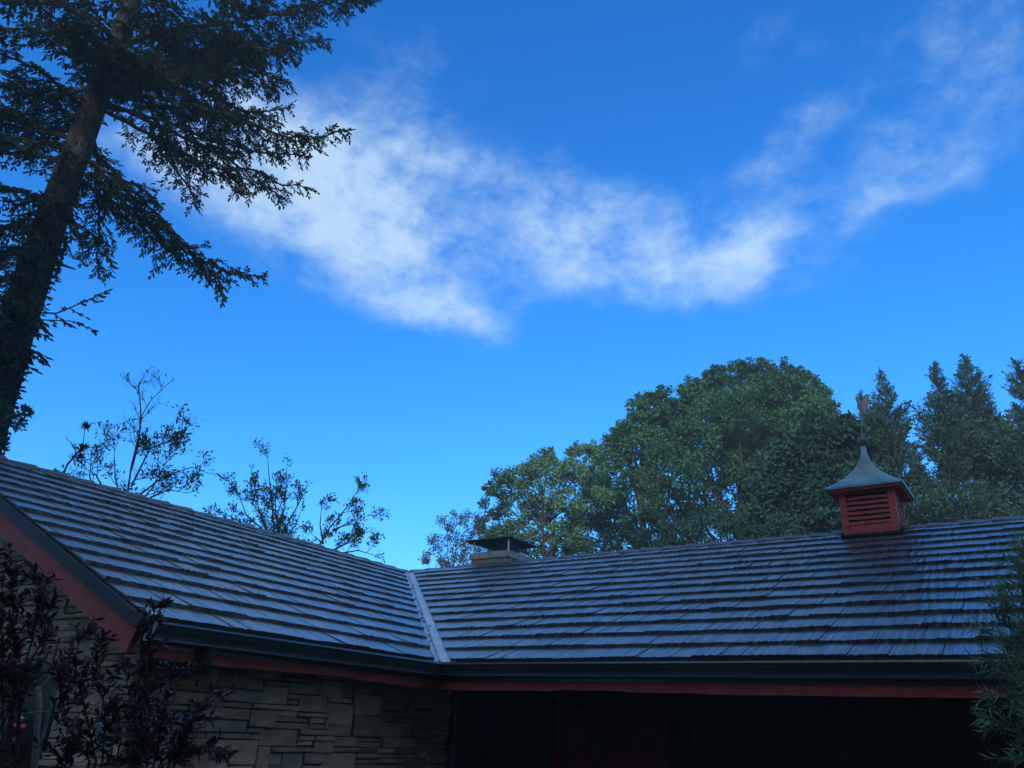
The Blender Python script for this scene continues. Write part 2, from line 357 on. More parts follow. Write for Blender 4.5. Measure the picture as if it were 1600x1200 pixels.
# decks under the tiles
mb = MB(); TK = .07
def slab(corners):
    top = [np.array(c) for c in corners]; bot = [c - np.array([0, 0, TK]) for c in top]
    n = len(top); mb.add(top + bot, [tuple(range(n)), tuple(reversed(range(n, 2 * n)))] + [(i, i + n, (i + 1) % n + n, (i + 1) % n) for i in range(n)])
d = -.012
slab([rp(0, 0, 0, d), rp(0, UMAX, 0, d), rp(0, UMAX, SL, d), rp(0, -RUN, SL, d)])
slab([rp(1, 0, 0, d), rp(1, -RUN, SL, d), rp(1, LW, SL, d), rp(1, LW, 0, d)])
zb = Z0 + RISE - .012
slab([(-RUN, RUN, zb), (UMAX, RUN, zb), (UMAX, 2 * RUN, Z0), (0, 2 * RUN, Z0)])
slab([(-RUN, -LW, zb), (-RUN, 2 * RUN, zb), (-2 * RUN, 2 * RUN, Z0), (-2 * RUN, -LW, Z0)])
deck = mb.build('roof_deck', M['underlay'], house)

# shake tiles
EXPO = SL / 14.0
tiles = []
def make_tile(wing, a0b, a1b, a0h, a1h, s0, s1, th, seed):
    r = random.Random(seed); rib = r.random() < .55; n = max(2, min(9, int((a1b - a0b) / (.030 if rib else .06))))
    V = []; uv = []
    tilt = r.uniform(-.004, .004); sj = r.uniform(-.006, .006)
    hb = []
    for i in range(n + 1):
        t = i / n
        hb.append(th + tilt * (t - .5) + (.0045 * (i % 2) + r.uniform(-.002, .002) if rib else r.uniform(-.002, .002)))
        s_b = s0 + sj + r.uniform(-.006, .006)
        a = a0b + (a1b - a0b) * t
        V.append(rp(wing, a, s_b, hb[-1])); uv.append((a, s_b))
    for i in range(n + 1):
        t = i / n; a = a0h + (a1h - a0h) * t
        V.append(rp(wing, a, s1, hb[i] * .25 - .002)); uv.append((a, s1))
    for i in range(n + 1):
        t = i / n; a = a0b + (a1b - a0b) * t
        V.append(rp(wing, a, s0 + sj + .004, -.008)); uv.append((a, s0))
    F = []
    for i in range(n):
        F.append((i, i + 1, n + 2 + i, n + 1 + i)); F.append((2 * n + 2 + i, 2 * n + 3 + i, i + 1, i))
    F.append((0, n + 1, 2 * n + 2)); F.append((n, 3 * n + 2, 2 * n + 1))
    if wing == 1: F = [tuple(reversed(f)) for f in F]
    return V, F, uv
sd_ = 0
for wing in (0, 1):
    amax = UMAX if wing == 0 else LW - .02
    for row in range(14):
        s0 = row * EXPO; s1 = min(s0 + EXPO * 1.12, SL)
        gv = .135 if wing == 0 else .10; av0 = -s0 * CT + gv; av1 = -s1 * CT + gv          # edge along the valley
        a = av0; first = True
        while a < amax - .02:
            w = rnd.choice([.17, .21, .24, .27, .32]) * rnd.uniform(.92, 1.08)
            a1 = min(a + w, amax)
            if amax - a1 < .08: a1 = amax
            sd_ += 1
            th = rnd.choice([.034, .035, .036, .037, .043])
            V, F, uv = make_tile(wing, a, a1 - .004, (av1 if first else a), a1 - .004, s0, s1, th, sd_)
            tiles.append((V, F, uv)); a = a1; first = False
areas = []
for V, F, uv in tiles:
    px, k = project(world(np.array([V[0], V[len(V) // 3 - 1], V[2 * len(V) // 3 - 1], V[len(V) // 3]])))
    if (k < .2).any() or px[:, 0].max() < 0 or px[:, 0].min() > 1600: areas.append(0); continue
    x, y = np.clip(px[:, 0], 0, 1600), px[:, 1]
    areas.append(abs(sum(x[i] * y[(i + 1) % 4] - x[(i + 1) % 4] * y[i] for i in range(4))) / 2)
order = np.argsort(-np.array(areas)); top = set(order[:300].tolist())
rest = MB(); ruv = []
for i, (V, F, uv) in enumerate(tiles):
    if i in top:
        m1 = MB(); m1.add(V, F); m1.build('roof_tile', M['tile'], deck, origin=V[0], uvs=uv)
    else:
        rest.add(V, F); ruv += uv
o = rest.build('roof_tile_field', M['tile'], deck, uvs=ruv); o['kind'] = 'stuff'

# ridge caps
def ridge(wing, a0, a1):
    a = a0
    while a < a1:
        ln = .36; r0 = rnd.uniform(-.006, .006); hf = .14
        m1 = MB(); lift = .030
        def pt(aa, side, h):
            s = SL - hf if side else SL
            return rp(wing, aa, s, h)
        def back(aa, h):
            p = rp(wing, aa, SL - hf, h).copy()
            if wing == 0: p[1] = 2 * RUN - p[1]
            else: p[0] = -2 * RUN - p[0]
            return p
        k_ = min(1, (a + RUN) / 4.5) if wing == 0 else min(1, max(0, (a + RUN) / 3.0)); hi0, hi1 = .046 * (.45 + .55 * k_) + r0 * .6, .020 * k_ + r0 * .6
        A = [pt(a, 1, hi0), pt(a, 0, hi0 + .012), back(a, hi0)]; B = [pt(a + ln + .05, 1, hi1), pt(a + ln + .05, 0, hi1 + .012), back(a + ln + .05, hi1)]
        A2 = [p - np.array([0, 0, .035]) for p in A]; B2 = [p - np.array([0, 0, .025]) for p in B]
        m1.add(A + B + A2 + B2, [(0, 3, 4, 1), (1, 4, 5, 2), (0, 1, 7, 6), (1, 2, 8, 7), (3, 0, 6, 9), (2, 5, 11, 8), (4, 3, 9, 10), (5, 4, 10, 11)])
        m1.build('ridge_cap', M['ridge'], deck, origin=A[1]); a += ln
ridge(0, -RUN + .1, UMAX)
ridge(1, -RUN + .02, LW)

# open valley: a broad strip with a raised centre rib
mb = MB()
def valley(s, off, h):
    """off<0: on the left wing, off>0: on the right wing"""
    p = np.array([-s * CT, s * CT, Z0 + s * ST])
    if off >= 0: return p + np.array([off, 0, 0]) + h * np.array([0, -ST, CT])
    return p + np.array([0, off, 0]) + h * np.array([ST, 0, CT])
prof = [(-.20, .008), (-.02, .006), (0, .030), (.02, .006), (.20, .008)]
ss = [-.005, SL * .33, SL * .66, SL - .05]
V = [valley(s, o_, h) for s in ss for (o_, h) in prof]
F = [(i * 5 + k, i * 5 + k + 1, (i + 1) * 5 + k + 1, (i + 1) * 5 + k) for i in range(3) for k in range(4)]
mb.add(V, F)
vf = mb.build('valley_flashing', M['flash'], house)
for _ in range(11):
    s = rnd.uniform(.1, SL * .8); p = valley(s, rnd.choice([-.06, -.04, .035]), .014)
    m1 = MB(); r = rnd.uniform(.008, .02)
    m1.lathe([(r, 0), (r * .8, .012), (r * .3, .016)], p, 6); m1.build('debris', M['dent'], vf)

# gutters
GP = [(-.01, -.04), (-.01, -.135), (.080, -.135), (.092, -.128), (.092, -.118), (.084, -.112), (.088, -.092), (.112, -.058), (.118, -.036), (.130, -.034), (.132, -.026), (.118, -.011), (.108, -.012), (.108, -.036), (.100, -.055), (.076, -.09), (.070, -.120), (.004, -.120), (.004, -.04)]
def extr(name, prof, A, B, m, cap=True):
    n = len(prof); mb = MB()
    V = [A(a, z) for a, z in prof] + [B(a, z) for a, z in prof]
    F = [(i, (i + 1) % n, (i + 1) % n + n, i + n) for i in range(n)]
    mb.add(V, F)
    if cap: mb.poly([A(a, z) for a, z in prof]); mb.poly([B(a, z) for a, z in prof])
    return mb.build(name, m, house)
gl = extr('gutter', GP, lambda a, z: (a, -LW + .02, Z0 + z), lambda a, z: (a, -a, Z0 + z), M['gutter'])
extr('gutter', GP, lambda a, z: (a + .001, -a, Z0 + z), lambda a, z: (UMAX, -a, Z0 + z), M['gutter'])
mb = MB(); mb.poly([(a, -LW + .018, Z0 + z) for a, z in GP[:12]] + [(.0, -LW + .018, Z0 - .012)]); mb.build('gutter_end_cap', M['gutter'], house)
# downspout: drop from gutter, corrugated elbow back to the wall, pipe down the wall
mb = MB()
pts = [(.05, -2.68, Z0 - .13), (.05, -2.68, Z0 - .22)]
p0, p1 = np.array([.05, -2.68, Z0 - .22]), np.array([-.29, -2.84, Z0 - .42])
nrib = 14
path = [np.array(pts[0]), np.array(pts[1])]; rad = [.036, .036]
for i in range(1, nrib * 2):
    t = i / (nrib * 2); e = t * t * (3 - 2 * t)
    p = p0 + (p1 - p0) * np.array([e, e, t]); path.append(p); rad.append(.036 if i % 2 else .041)
path += [p1, np.array([-.30, -2.845, .1])]; rad += [.036, .036]
mb.tube(path, rad, 10); mb.build('downspout', M['trim'], house)
mb = MB(); mb.tube([(-.30, .71, 0.05), (-.30, .71, Z0 - .12)], .035, 8); mb.build('downspout', M['gutter'], house)

# red fascia beams behind the gutters, ragged lower edge
def fascia(name, A, B, n, z0, z1, th):
    mb = MB(); top = []; bot = []
    r = random.Random(4); stepz = 0
    for i in range(n + 1):
        t = i / n; p = np.array(A) + (np.array(B) - np.array(A)) * t
        if r.random() < .14: stepz = r.choice([-.006, -.003, 0, .004, .010])
        top.append(p + np.array([0, 0, z1])); bot.append(p + np.array([0, 0, z0 + stepz]))
    dn = np.array(th)
    V = top + bot + [p + dn for p in top] + [p + dn for p in bot]; k = n + 1
    F = []
    for i in range(n):
        F += [(i, i + 1, k + i + 1, k + i), (k + i, k + i + 1, 3 * k + i + 1, 3 * k + i), (2 * k + i + 1, 2 * k + i, 3 * k + i, 3 * k + i + 1), (2 * k + i, 2 * k + i + 1, i + 1, i)]
    mb.add(V, F); return mb.build(name, M['red'], house)
fascia('fascia_board', (-.02, -.02, Z0), (UMAX, -.02, Z0), 110, -.243, -.04, (0, .045, 0))
fascia('fascia_board', (-.02, -LW + .08, Z0), (-.02, -.02, Z0), 50, -.235, -.04, (-.045, 0, 0))
mb = MB(); mb.box(.02, UMAX, -.032, -.021, Z0 - .168, Z0 - .03); mb.box(-.019, -.008, -LW + .08, -.03, Z0 - .165, Z0 - .03); mb.build('gutter_shade_strip', M['gutter'], house)  # dark strip added below the gutter, imitating its shade on the red fascia
# soffits
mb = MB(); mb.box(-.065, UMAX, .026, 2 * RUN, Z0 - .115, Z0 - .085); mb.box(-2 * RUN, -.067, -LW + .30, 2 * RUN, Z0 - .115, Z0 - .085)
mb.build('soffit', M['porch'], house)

# rake: dark metal trim over a red barge board, both slopes of the left gable
def rake(name, y0, y1, h0, h1, m, cut0=.0):
    mb = MB()
    for sgn in (0, 1):
        q = []
        for (s, h) in ((cut0, h0), (SL + (h0) * math.tan(TH), h0), (SL + (h1) * math.tan(TH), h1), (cut0 - h1 * 0, h1)):
            p = rp(1, 0, s, h)
            x = p[0] if sgn == 0 else -2 * RUN - p[0]
            q.append((x, p[2]))
        V = [(x, y0, z) for x, z in q] + [(x, y1, z) for x, z in q]
        mb.add(V, [(0, 1, 2, 3), (7, 6, 5, 4), (0, 4, 5, 1), (1, 5, 6, 2), (2, 6, 7, 3), (3, 7, 4, 0)])
    return mb.build(name, m, house)
rake('rake_trim', -LW - .035, -LW - .002, -.072, .010, M['trim'])
rake('barge_board', -LW - .015, -LW + .03, -.240, -.074, M['red'], cut0=.03)

# ------------------------------------------------------------------ stone walls
def clip(poly, a, b, c):
    """keep a*x+b*y<=c"""
    out = []
    for i in range(len(poly)):
        p, q = poly[i], poly[(i + 1) % len(poly)]
        fp, fq = a * p[0] + b * p[1] - c, a * q[0] + b * q[1] - c
        if fp <= 0: out.append(p)
        if fp * fq < 0:
            t = fp / (fp - fq); out.append((p[0] + (q[0] - p[0]) * t, p[1] + (q[1] - p[1]) * t))
    return out
stones = []
def ashlar(x0, x1, z0, z1, place, holes=(), cut=None, seed=1, cell=.045):
    r = random.Random(seed); nx, nz = int(round((x1 - x0) / cell)), int(round((z1 - z0) / cell))
    occ = np.zeros((nz, nx), bool)
    for (hx0, hx1, hz0, hz1) in holes:
        i0, i1 = int(round((hx0 - x0) / cell)), int(round((hx1 - x0) / cell)); j0, j1 = int(round((hz0 - z0) / cell)), int(round((hz1 - z0) / cell))
        occ[max(j0, 0):max(j1, 0), max(i0, 0):max(i1, 0)] = True
    for j in range(nz):
        for i in range(nx):
            if occ[j, i]: continue
            h = r.choice([1, 1, 1, 1, 2, 2, 3, 4]); w = r.randint(4, 13) if h < 3 else r.randint(6, 10)
            h = min(h, nz - j); k = 0
            while k < w and i + k < nx and not occ[j, i + k]: k += 1
            w = k
            if w < 3: h = min(h, 2)
            while h > 1 and occ[j:j + h, i:i + w].any(): h -= 1
            occ[j:j + h, i:i + w] = True
            gp = .0035
            X0, X1, Q0, Q1 = x0 + i * cell + gp, x0 + (i + w) * cell - gp, z0 + j * cell + gp, z0 + (j + h) * cell - gp
            jt = lambda: r.uniform(-.006, .006)
            poly = [(X0 + jt(), Q0 + jt()), (X1 + jt(), Q0 + jt()), (X1 + jt(), Q1 + jt()), (X0 + jt(), Q1 + jt())]
            if cut: poly = clip(poly, *cut)
            if len(poly) < 3: continue
            cx, cz = sum(p[0] for p in poly) / len(poly), sum(p[1] for p in poly) / len(poly)
            dep = .024 + r.uniform(-.014, .018); n = len(poly)
            V = [place(p[0], p[1], 0) for p in poly] + [place(p[0], p[1], dep - .006) for p in poly]
            V += [place(cx + (p[0] - cx) * (1 - .008 / max(abs(p[0] - cx), .03)), cz + (p[1] - cz) * (1 - .008 / max(abs(p[1] - cz), .02)), dep + r.uniform(-.006, .006)) for p in poly]
            F = [(a, (a + 1) % n, (a + 1) % n + n, a + n) for a in range(n)] + [(a + n, (a + 1) % n + n, (a + 1) % n + 2 * n, a + 2 * n) for a in range(n)] + [tuple(range(2 * n, 3 * n))]
            mk = r.choices(['stone_tan', 'stone_buff', 'stone_grey', 'stone_red', 'stone_blue'], [34, 34, 24, 6, 2])[0]
            stones.append([V, F, mk, None])
WX, WG = -.38, -LW + .25            # side wall plane x, gable wall plane y
mb = MB()
mb.add([(-2 * RUN + .38, WG, 0), (WX, WG, 0), (WX, WG, Z0 - .12), (-RUN, WG, Z0 + RISE - .1), (-2 * RUN + .38, WG, Z0 - .12)] +
       [(-2 * RUN + .38, WG + .2, 0), (WX, WG + .2, 0), (WX, WG + .2, Z0 - .12), (-RUN, WG + .2, Z0 + RISE - .1), (-2 * RUN + .38, WG + .2, Z0 - .12)],
       [(0, 1, 2, 3, 4), (9, 8, 7, 6, 5), (0, 5, 6, 1), (1, 6, 7, 2), (2, 7, 8, 3), (3, 8, 9, 4), (4, 9, 5, 0)])
wall_g = mb.build('gable_wall', M['mortar'], house)
mb = MB(); mb.box(WX - .2, WX - .001, WG + .201, .66, 0, Z0 - .118); wall_s = mb.build('side_wall', M['mortar'], house)
mb = MB(); mb.box(-2 * RUN + .38, -2 * RUN + .58, WG + .21, 2 * RUN - .4, 0, Z0 - .118); mb.box(-2 * RUN + .6, UMAX - .4, 2 * RUN - .6, 2 * RUN - .4, 0, Z0 - .118)
mb.box(UMAX - .4, UMAX - .2, .4, 2 * RUN - .61, 0, Z0 - .118); mb.build('back_wall', M['stone_grey'], house)
WIN = (-2.75, -1.30, Z0 - 1.45, Z0 - .30)
tanT = math.tan(TH)
n_g = len(stones)
ashlar(-4.8, WX + .02, .0, Z0 + 1.9, lambda x, z, d_: (x, WG - d_, z), holes=[WIN], cut=(tanT, 1, Z0 - .10), seed=5)
for s_ in stones: s_[3] = wall_g
n_g = len(stones)
ashlar(WG + .0, .66, .0, Z0 - .12, lambda y, z, d_: (WX + d_, y, z), seed=9)
for s_ in stones[n_g:]: s_[3] = wall_s
ar = []
for V, F, mk, wl in stones:
    px, k = project(world(np.array(V))); x, y = px[:, 0], px[:, 1]
    vis = (k > .2).all() and x.max() > -20 and x.min() < 1600 and y.min() < 1215 and y.max() > 0
    ar.append((x.max() - x.min()) * (y.max() - y.min()) if vis else 0)
top = set(np.argsort(-np.array(ar))[:290].tolist())
rests = {}
for i, (V, F, mk, wl) in enumerate(stones):
    if i in top:
        m1 = MB(); m1.add(V, F); m1.build('stone', M[mk], wl, origin=V[0])
    else:
        R2 = rests.setdefault(wl.name, (MB(), wl)); R2[0].add(V, F, ['stone_tan', 'stone_buff', 'stone_grey', 'stone_red', 'stone_blue'].index(mk))
for mbx, wl in rests.values():
    o = mbx.build('stone_field', [M[k] for k in ('stone_tan', 'stone_buff', 'stone_grey', 'stone_red', 'stone_blue')], wl); o['kind'] = 'stuff'
# window in the gable wall
mb = MB()
x0, x1, z0, z1 = WIN; y = WG - .03
for a in ((x0, x1, z1 - .07, z1), (x0, x1, z0, z0 + .06), (x0, x0 + .06, z0 + .061, z1 - .071), (x1 - .06, x1, z0 + .061, z1 - .071), ((x0 + x1) / 2 - .02, (x0 + x1) / 2 + .02, z0 + .062, z1 - .072)):
    mb.box(a[0], a[1], y, y + .028, a[2], a[3])
win = mb.build('window', M['teal'], house)
mb = MB(); mb.box(x0 - .03, x1 + .03, y - .05, y - .001, z1 - .02, z1 + .035); mb.box(x0 - .01, x1 + .01, y - .028, y - .002, z1 - .06, z1 - .021); mb.build('lintel', M['teal'], win)
for k in (0, 1):
    xa = x0 + .062 + k * ((x1 - x0) / 2 - .04); mb = MB(); mb.box(xa, xa + (x1 - x0) / 2 - .084, y + .015, y + .022, z0 + .062, z1 - .072); mb.build('pane', M['glass'], win)

# ------------------------------------------------------------------ porch under the right wing
PV = 1.5
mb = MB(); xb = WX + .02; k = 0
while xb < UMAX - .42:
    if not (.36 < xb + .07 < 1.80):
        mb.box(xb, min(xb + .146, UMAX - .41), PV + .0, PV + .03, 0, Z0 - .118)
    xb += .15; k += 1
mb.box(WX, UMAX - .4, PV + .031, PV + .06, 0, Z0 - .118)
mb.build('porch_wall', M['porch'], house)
mb = MB(); mb.box(WX - .2, WX - .002, .662, PV + .03, 0, Z0 - .118); mb.build('porch_end_wall', M['porch'], house)
mb = MB(); mb.box(.42, 1.74, PV - .012, PV - .001, .0, Z0 - .32); door = mb.build('red_panel', M['door'], house)
for xa in (.34, 1.74):
    mb = MB(); mb.box(xa, xa + .08, PV - .05, PV - .002, 0, Z0 - .119); mb.build('door_post', M['teal'], house)
mb = MB(); mb.box(1.9, 1.96, PV - .05, PV - .002, 0, Z0 - .119); mb.build('door_post', M['teal'], house)
mb = MB(); mb.box(WX + .0, UMAX - .4, .3, PV - .06, .0, .12); mb.build('porch_floor', M['concrete'], house)

# lantern hanging on the porch wall
LC = np.array([.99, PV - .13, Z0 - .62]); lw = world(LC)
lan = empty('wall_lantern', lw, 'small black wall lantern with pale bulb in the dark porch', 'lantern', rz=YAW)
mb = MB(); mb.box(-.04, .04, .105, .128, -.12, .1); mb.tube([(0, .11, .06), (0, .05, .10), (0, 0, .07), (0, 0, .02)], .008, 6); mb.build('bracket', M['iron'], lan)
mb = MB(); mb.lathe([(.012, .03), (.05, .0), (.085, -.04), (.085, -.05)], (0, 0, 0), 6); mb.build('cap', M['iron'], lan, origin=(0, 0, 0))
mb = MB(); mb.lathe([(.072, -.052), (.045, -.21)], (0, 0, 0), 6); lg = mb.build('glass', M['lampglass'], lan)
gm = M['lampglass'].node_tree; gp = gm.nodes['Principled BSDF']; gp.inputs['Transmission Weight'].default_value = .9
mb = MB()
for k in range(6):
    a = math.pi / 3 * k; mb.tube([(.074 * math.cos(a), .074 * math.sin(a), -.05), (.047 * math.cos(a), .047 * math.sin(a), -.21)], .005, 4)
mb.lathe([(.05, -.211), (.03, -.23)], (0, 0, 0), 6); mb.build('cage', M['iron'], lan)
mb = MB(); mb.lathe([(.010, -.06), (.012, -.085), (.024, -.115), (.022, -.14), (.008, -.155)], (0, 0, 0), 10); mb.build('bulb', M['bulb'], lan, smooth=True)

# ------------------------------------------------------------------ cupola on the right ridge
CX, CY, HB = 3.35, RUN, .34
def croof(y): return Z0 + (RUN - abs(y - RUN)) * tanT
ZT = Z0 + 2.50
mb = MB()
zb_ = Z0 + 1.80
mb.box(CX - HB + .05, CX + HB - .05, CY - HB + .05, CY + HB - .05, zb_, ZT - .01); cup = mb.build('cupola', M['iron'], house)
for sx in (-1, 1):
    for sy in (-1, 1):
        m1 = MB(); x, y = CX + sx * HB, CY + sy * HB
        m1.box(min(x, x - sx * .085), max(x, x - sx * .085), min(y, y - sy * .085), max(y, y - sy * .085), zb_, ZT); m1.build('corner_post', M['redwood'], cup)
m1 = MB()
for sy in (-1, 1):
    y = CY + sy * (HB - .012)
    m1.box(CX - HB + .086, CX + HB - .086, min(y, y - sy * .03), max(y, y - sy * .03), zb_, Z0 + 2.055); m1.box(CX - HB + .086, CX + HB - .086, min(y, y - sy * .03), max(y, y - sy * .03), ZT - .03, ZT)
    x = CX + sy * (HB - .012)
    m1.box(min(x, x - sy * .03), max(x, x - sy * .03), CY - HB + .086, CY + HB - .086, zb_, Z0 + 2.055); m1.box(min(x, x - sy * .03), max(x, x - sy * .03), CY - HB + .086, CY + HB - .086, ZT - .03, ZT)
m1.build('base_board', M['redwood'], cup)
ns = 6; zs0, zs1 = Z0 + 2.065, ZT - .035; pit = (zs1 - zs0) / ns
for side in range(4):
    ca, sa = [(1, 0), (0, 1), (-1, 0), (0, -1)][side]
    for i in range(ns):
        z = zs0 + i * pit; wv = [rnd.uniform(-.006, .006) for _ in range(3)]
        m1 = MB(); L2 = HB - .086
        prof = lambda dz: [(HB - .012, z + dz), (HB - .075, z + pit * .98 + dz), (HB - .083, z + pit * .9 + dz), (HB - .012, z - .0 + dz + pit * .42)]
        secs = [(-L2, wv[0]), (0, wv[1]), (L2, wv[2])]
        V = []
        for (t, dz) in secs:
            for (o_, zz) in [(HB - .010, z + dz), (HB - .010, z + pit * .50 + dz), (HB - .075, z + pit * .98 + dz), (HB - .083, z + pit * .86 + dz)]:
                lx, ly = t, -o_
                V.append((CX + lx * ca - ly * sa, CY + lx * sa + ly * ca, zz))
        F = [(k * 4 + q, k * 4 + (q + 1) % 4, (k + 1) * 4 + (q + 1) % 4, (k + 1) * 4 + q) for k in range(2) for q in range(4)] + [(3, 2, 1, 0), (8, 9, 10, 11)]
        m1.add(V, F); m1.build('louvre_slat', M['redwood'], cup)
# flared copper roof
m1 = MB(); prof = []
HE = .475; ZR = Z0 + 2.555; ZTOP = Z0 + 3.215
nst = 12
for i in range(nst + 1):
    t = i / nst; hw = .030 + (HE - .030) * (1 - t) ** 2.15
    prof.append((hw, ZR + (ZTOP - ZR) * t ** 1.0))
rings = [(HE - .02, ZR - .028), (HE, ZR - .026)] + prof
V = []; seg = 4
for hw, z in rings:
    for (ax, ay, bx, by) in ((-1, -1, 1, -1), (1, -1, 1, 1), (1, 1, -1, 1), (-1, 1, -1, -1)):
        for k in range(seg):
            t = k / seg; V.append((CX + hw * (ax + (bx - ax) * t), CY + hw * (ay + (by - ay) * t), z))
nr = 4 * seg; F = []
for i in range(len(rings) - 1):
    for k in range(nr): F.append((i * nr + k, i * nr + (k + 1) % nr, (i + 1) * nr + (k + 1) % nr, (i + 1) * nr + k))
F.append(tuple(reversed(range(nr)))); F.append(tuple((len(rings) - 1) * nr + k for k in range(nr)))
m1.add(V, F); m1.build('cupola_roof', M['copper'], cup)
m1 = MB(); m1.lathe([(HB * 1.05, 0), (HE * .97, .0)], (CX, CY, 0), 4)
m1 = MB(); m1.box(CX - HE + .03, CX + HE - .03, CY - HE + .03, CY + HE - .03, ZT + .001, ZR - .03); m1.build('eave_board', M['redwood'], cup)
m1 = MB(); m1.lathe([(.03, -.06), (.034, -.045), (.02, -.03), (.045, -.015), (.066, .02), (.072, .05), (.06, .085), (.03, .108), (.012, .115)], (CX, CY, ZTOP + .045), 14); m1.build('finial_ball', M['copper_dark'], cup, smooth=True)
m1 = MB(); m1.tube([(CX, CY, ZTOP + .15), (CX + .02, CY, ZTOP + .42), (CX + .05, CY, ZTOP + .53)], .008, 6); m1.build('vane_rod', M['vane'], cup)
# weather vane: a small plump bird shape with a high curled tail
ol = [(-.085, .06), (-.07, .12), (-.095, .19), (-.075, .235), (-.045, .22), (-.035, .16), (-.01, .13), (.02, .15), (.04, .20), (.075, .235), (.105, .22), (.115, .17), (.095, .12), (.075, .05), (.045, -.02), (.02, -.10), (-.03, -.10), (-.06, -.01)]
m1 = MB(); n = len(ol); ang = R_(-12); c2, s2 = math.cos(ang), math.sin(ang); zc_ = ZTOP + .55
V = [(CX + .07 + x * .9 * c2 - d_ * s2, CY + x * .9 * s2 + d_ * c2, zc_ + z * .9) for d_ in (-.012, .012) for x, z in ol]
ctr = [(CX + .07 + .035 * s2 * k_, CY - .035 * c2 * k_, zc_ + .06) for k_ in (1, -1)]
F = [(i, (i + 1) % n, (i + 1) % n + n, i + n) for i in range(n)] + [(2 * n, (i + 1) % n, i) for i in range(n)] + [(2 * n + 1, i + n, (i + 1) % n + n) for i in range(n)]
m1.add(V + ctr, F); m1.build('weather_vane', M['vane'], cup)
m1 = MB()
for (dx, dy) in ((1, 0), (0, 1)):
    m1.box(CX - .10 * dx - .003, CX + .10 * dx + .003, CY - .10 * dy - .003, CY + .10 * dy + .003, ZTOP + .40, ZTOP + .406)
# base flashing round the cupola
m1 = MB()
for sx in (-1, 1):
    x = CX + sx * (HB + .004)
    V = []
    for yy in (CY - HB - .03, CY, CY + HB + .03):
        z = croof(yy) + .03
        V += [(x, yy, z), (x, yy, z + .075), (x + sx * .035, yy, z + .012)]
    m1.add(V, [(0, 3, 4, 1), (3, 6, 7, 4), (0, 2, 5, 3), (3, 5, 8, 6)])
yy = CY - HB - .004; z = croof(yy) + .03
m1.add([(CX - HB - .03, yy, z - .0), (CX + HB + .03, yy, z), (CX + HB + .03, yy, z + .03), (CX - HB - .03, yy, z + .03), (CX - HB - .03, yy - .08, z - .012), (CX + HB + .03, yy - .08, z - .012)], [(0, 1, 2, 3), (4, 5, 1, 0)])
m1.build('base_flashing', M['trim'], cup)

# ------------------------------------------------------------------ chimney behind the ridge
cx0, cx1, cy0, cy1 = -3.56, -2.76, 5.12, 5.90
ZC0 = Z0; Z0 = Z0 + .028
mb = MB(); mb.box(cx0 + .03, cx1 - .03, cy0 + .03, cy1 - .03, Z0 + 1.2, Z0 + 2.2); chim = mb.build('chimney', M['mortar'], house)
r = random.Random(3)
z = Z0 + 1.70
while z < Z0 + 2.19:
    h = min(r.choice([.06, .08, .11]), Z0 + 2.20 - z)
    for face in range(4):
        L2 = (cx1 - cx0) if face % 2 == 0 else (cy1 - cy0); a = 0
        while a < L2 - .01:
            w = min(r.uniform(.14, .34), L2 - a)
            if L2 - a - w < .08: w = L2 - a
            pr_ = r.uniform(0, .018); m1 = MB()
            if face == 0: b4 = (cx0 + a + .004, cx0 + a + w - .004, cy0 - pr_, cy0 + .04)
            elif face == 2: b4 = (cx0 + a + .004, cx0 + a + w - .004, cy1 - .04, cy1 + pr_)
            elif face == 1: b4 = (cx1 - .04, cx1 + pr_, cy0 + a + .045, min(cy0 + a + w - .004, cy1 - .045))
            else: b4 = (cx0 - pr_, cx0 + .04, cy0 + a + .045, min(cy0 + a + w - .004, cy1 - .045))
            if b4[3] > b4[2] + .02 and face < 2:
                m1.box(b4[0], b4[1], b4[2], b4[3], z + .004, z + h - .004)
                m1.build('stone', M[r.choices(['stone_buff', 'stone_tan', 'stone_grey', 'stone_red'], [6, 3, 3, 1])[0]], chim)
            a += w
    z += h
mb = MB(); mb.box(cx0 - .03, cx1 + .03, cy0 - .03, cy1 + .03, Z0 + 2.202, Z0 + 2.315); mb.build('crown', M['concrete'], chim)
mb = MB()
kx0, kx1, ky0, ky1 = cx0 + .03, cx1 - .01, cy0 + .03, cy1 - .05
for x, y in ((kx0, ky0), (kx1, ky0), (kx0, ky1), (kx1, ky1)): mb.box(x - .012, x + .012, y - .012, y + .012, Z0 + 2.316, Z0 + 2.53)
mb.build('cap_post', M['steel'], chim)
mb = MB()
def meshside(p, q):
    n = 24; p, q = np.array(p), np.array(q); zz0, zz1 = Z0 + 2.32, Z0 + 2.52; hh = zz1 - zz0; Ln = np.linalg.norm(q - p)
    for k in range(-6, n):
        for dr in (0, 1):
            a0 = k * Ln / n; a1 = a0 + hh
            if dr: a0, a1 = a1, a0
            t0, t1 = 0., 1.
            lo, hi = (a0, a1) if a0 < a1 else (a1, a0)
            if hi < 0 or lo > Ln: continue
            f = lambda a: (a - a0) / (a1 - a0)
            ts = sorted((min(max(f(0), 0), 1), min(max(f(Ln), 0), 1)))
            if ts[1] - ts[0] < .05: continue
            A = p + (q - p) / Ln * (a0 + (a1 - a0) * ts[0]); B = p + (q - p) / Ln * (a0 + (a1 - a0) * ts[1])
            mb.tube([(A[0], A[1], zz0 + hh * ts[0]), (B[0], B[1], zz0 + hh * ts[1])], .0022, 3, cap=False)
meshside((kx0, ky0), (kx1, ky0)); meshside((kx1, ky0), (kx1, ky1)); meshside((kx0, ky0), (kx0, ky1)); meshside((kx0, ky1), (kx1, ky1))
mb.build('spark_mesh', M['capmetal'], chim)
mb = MB(); e = .10; ZC = Z0 + 2.53
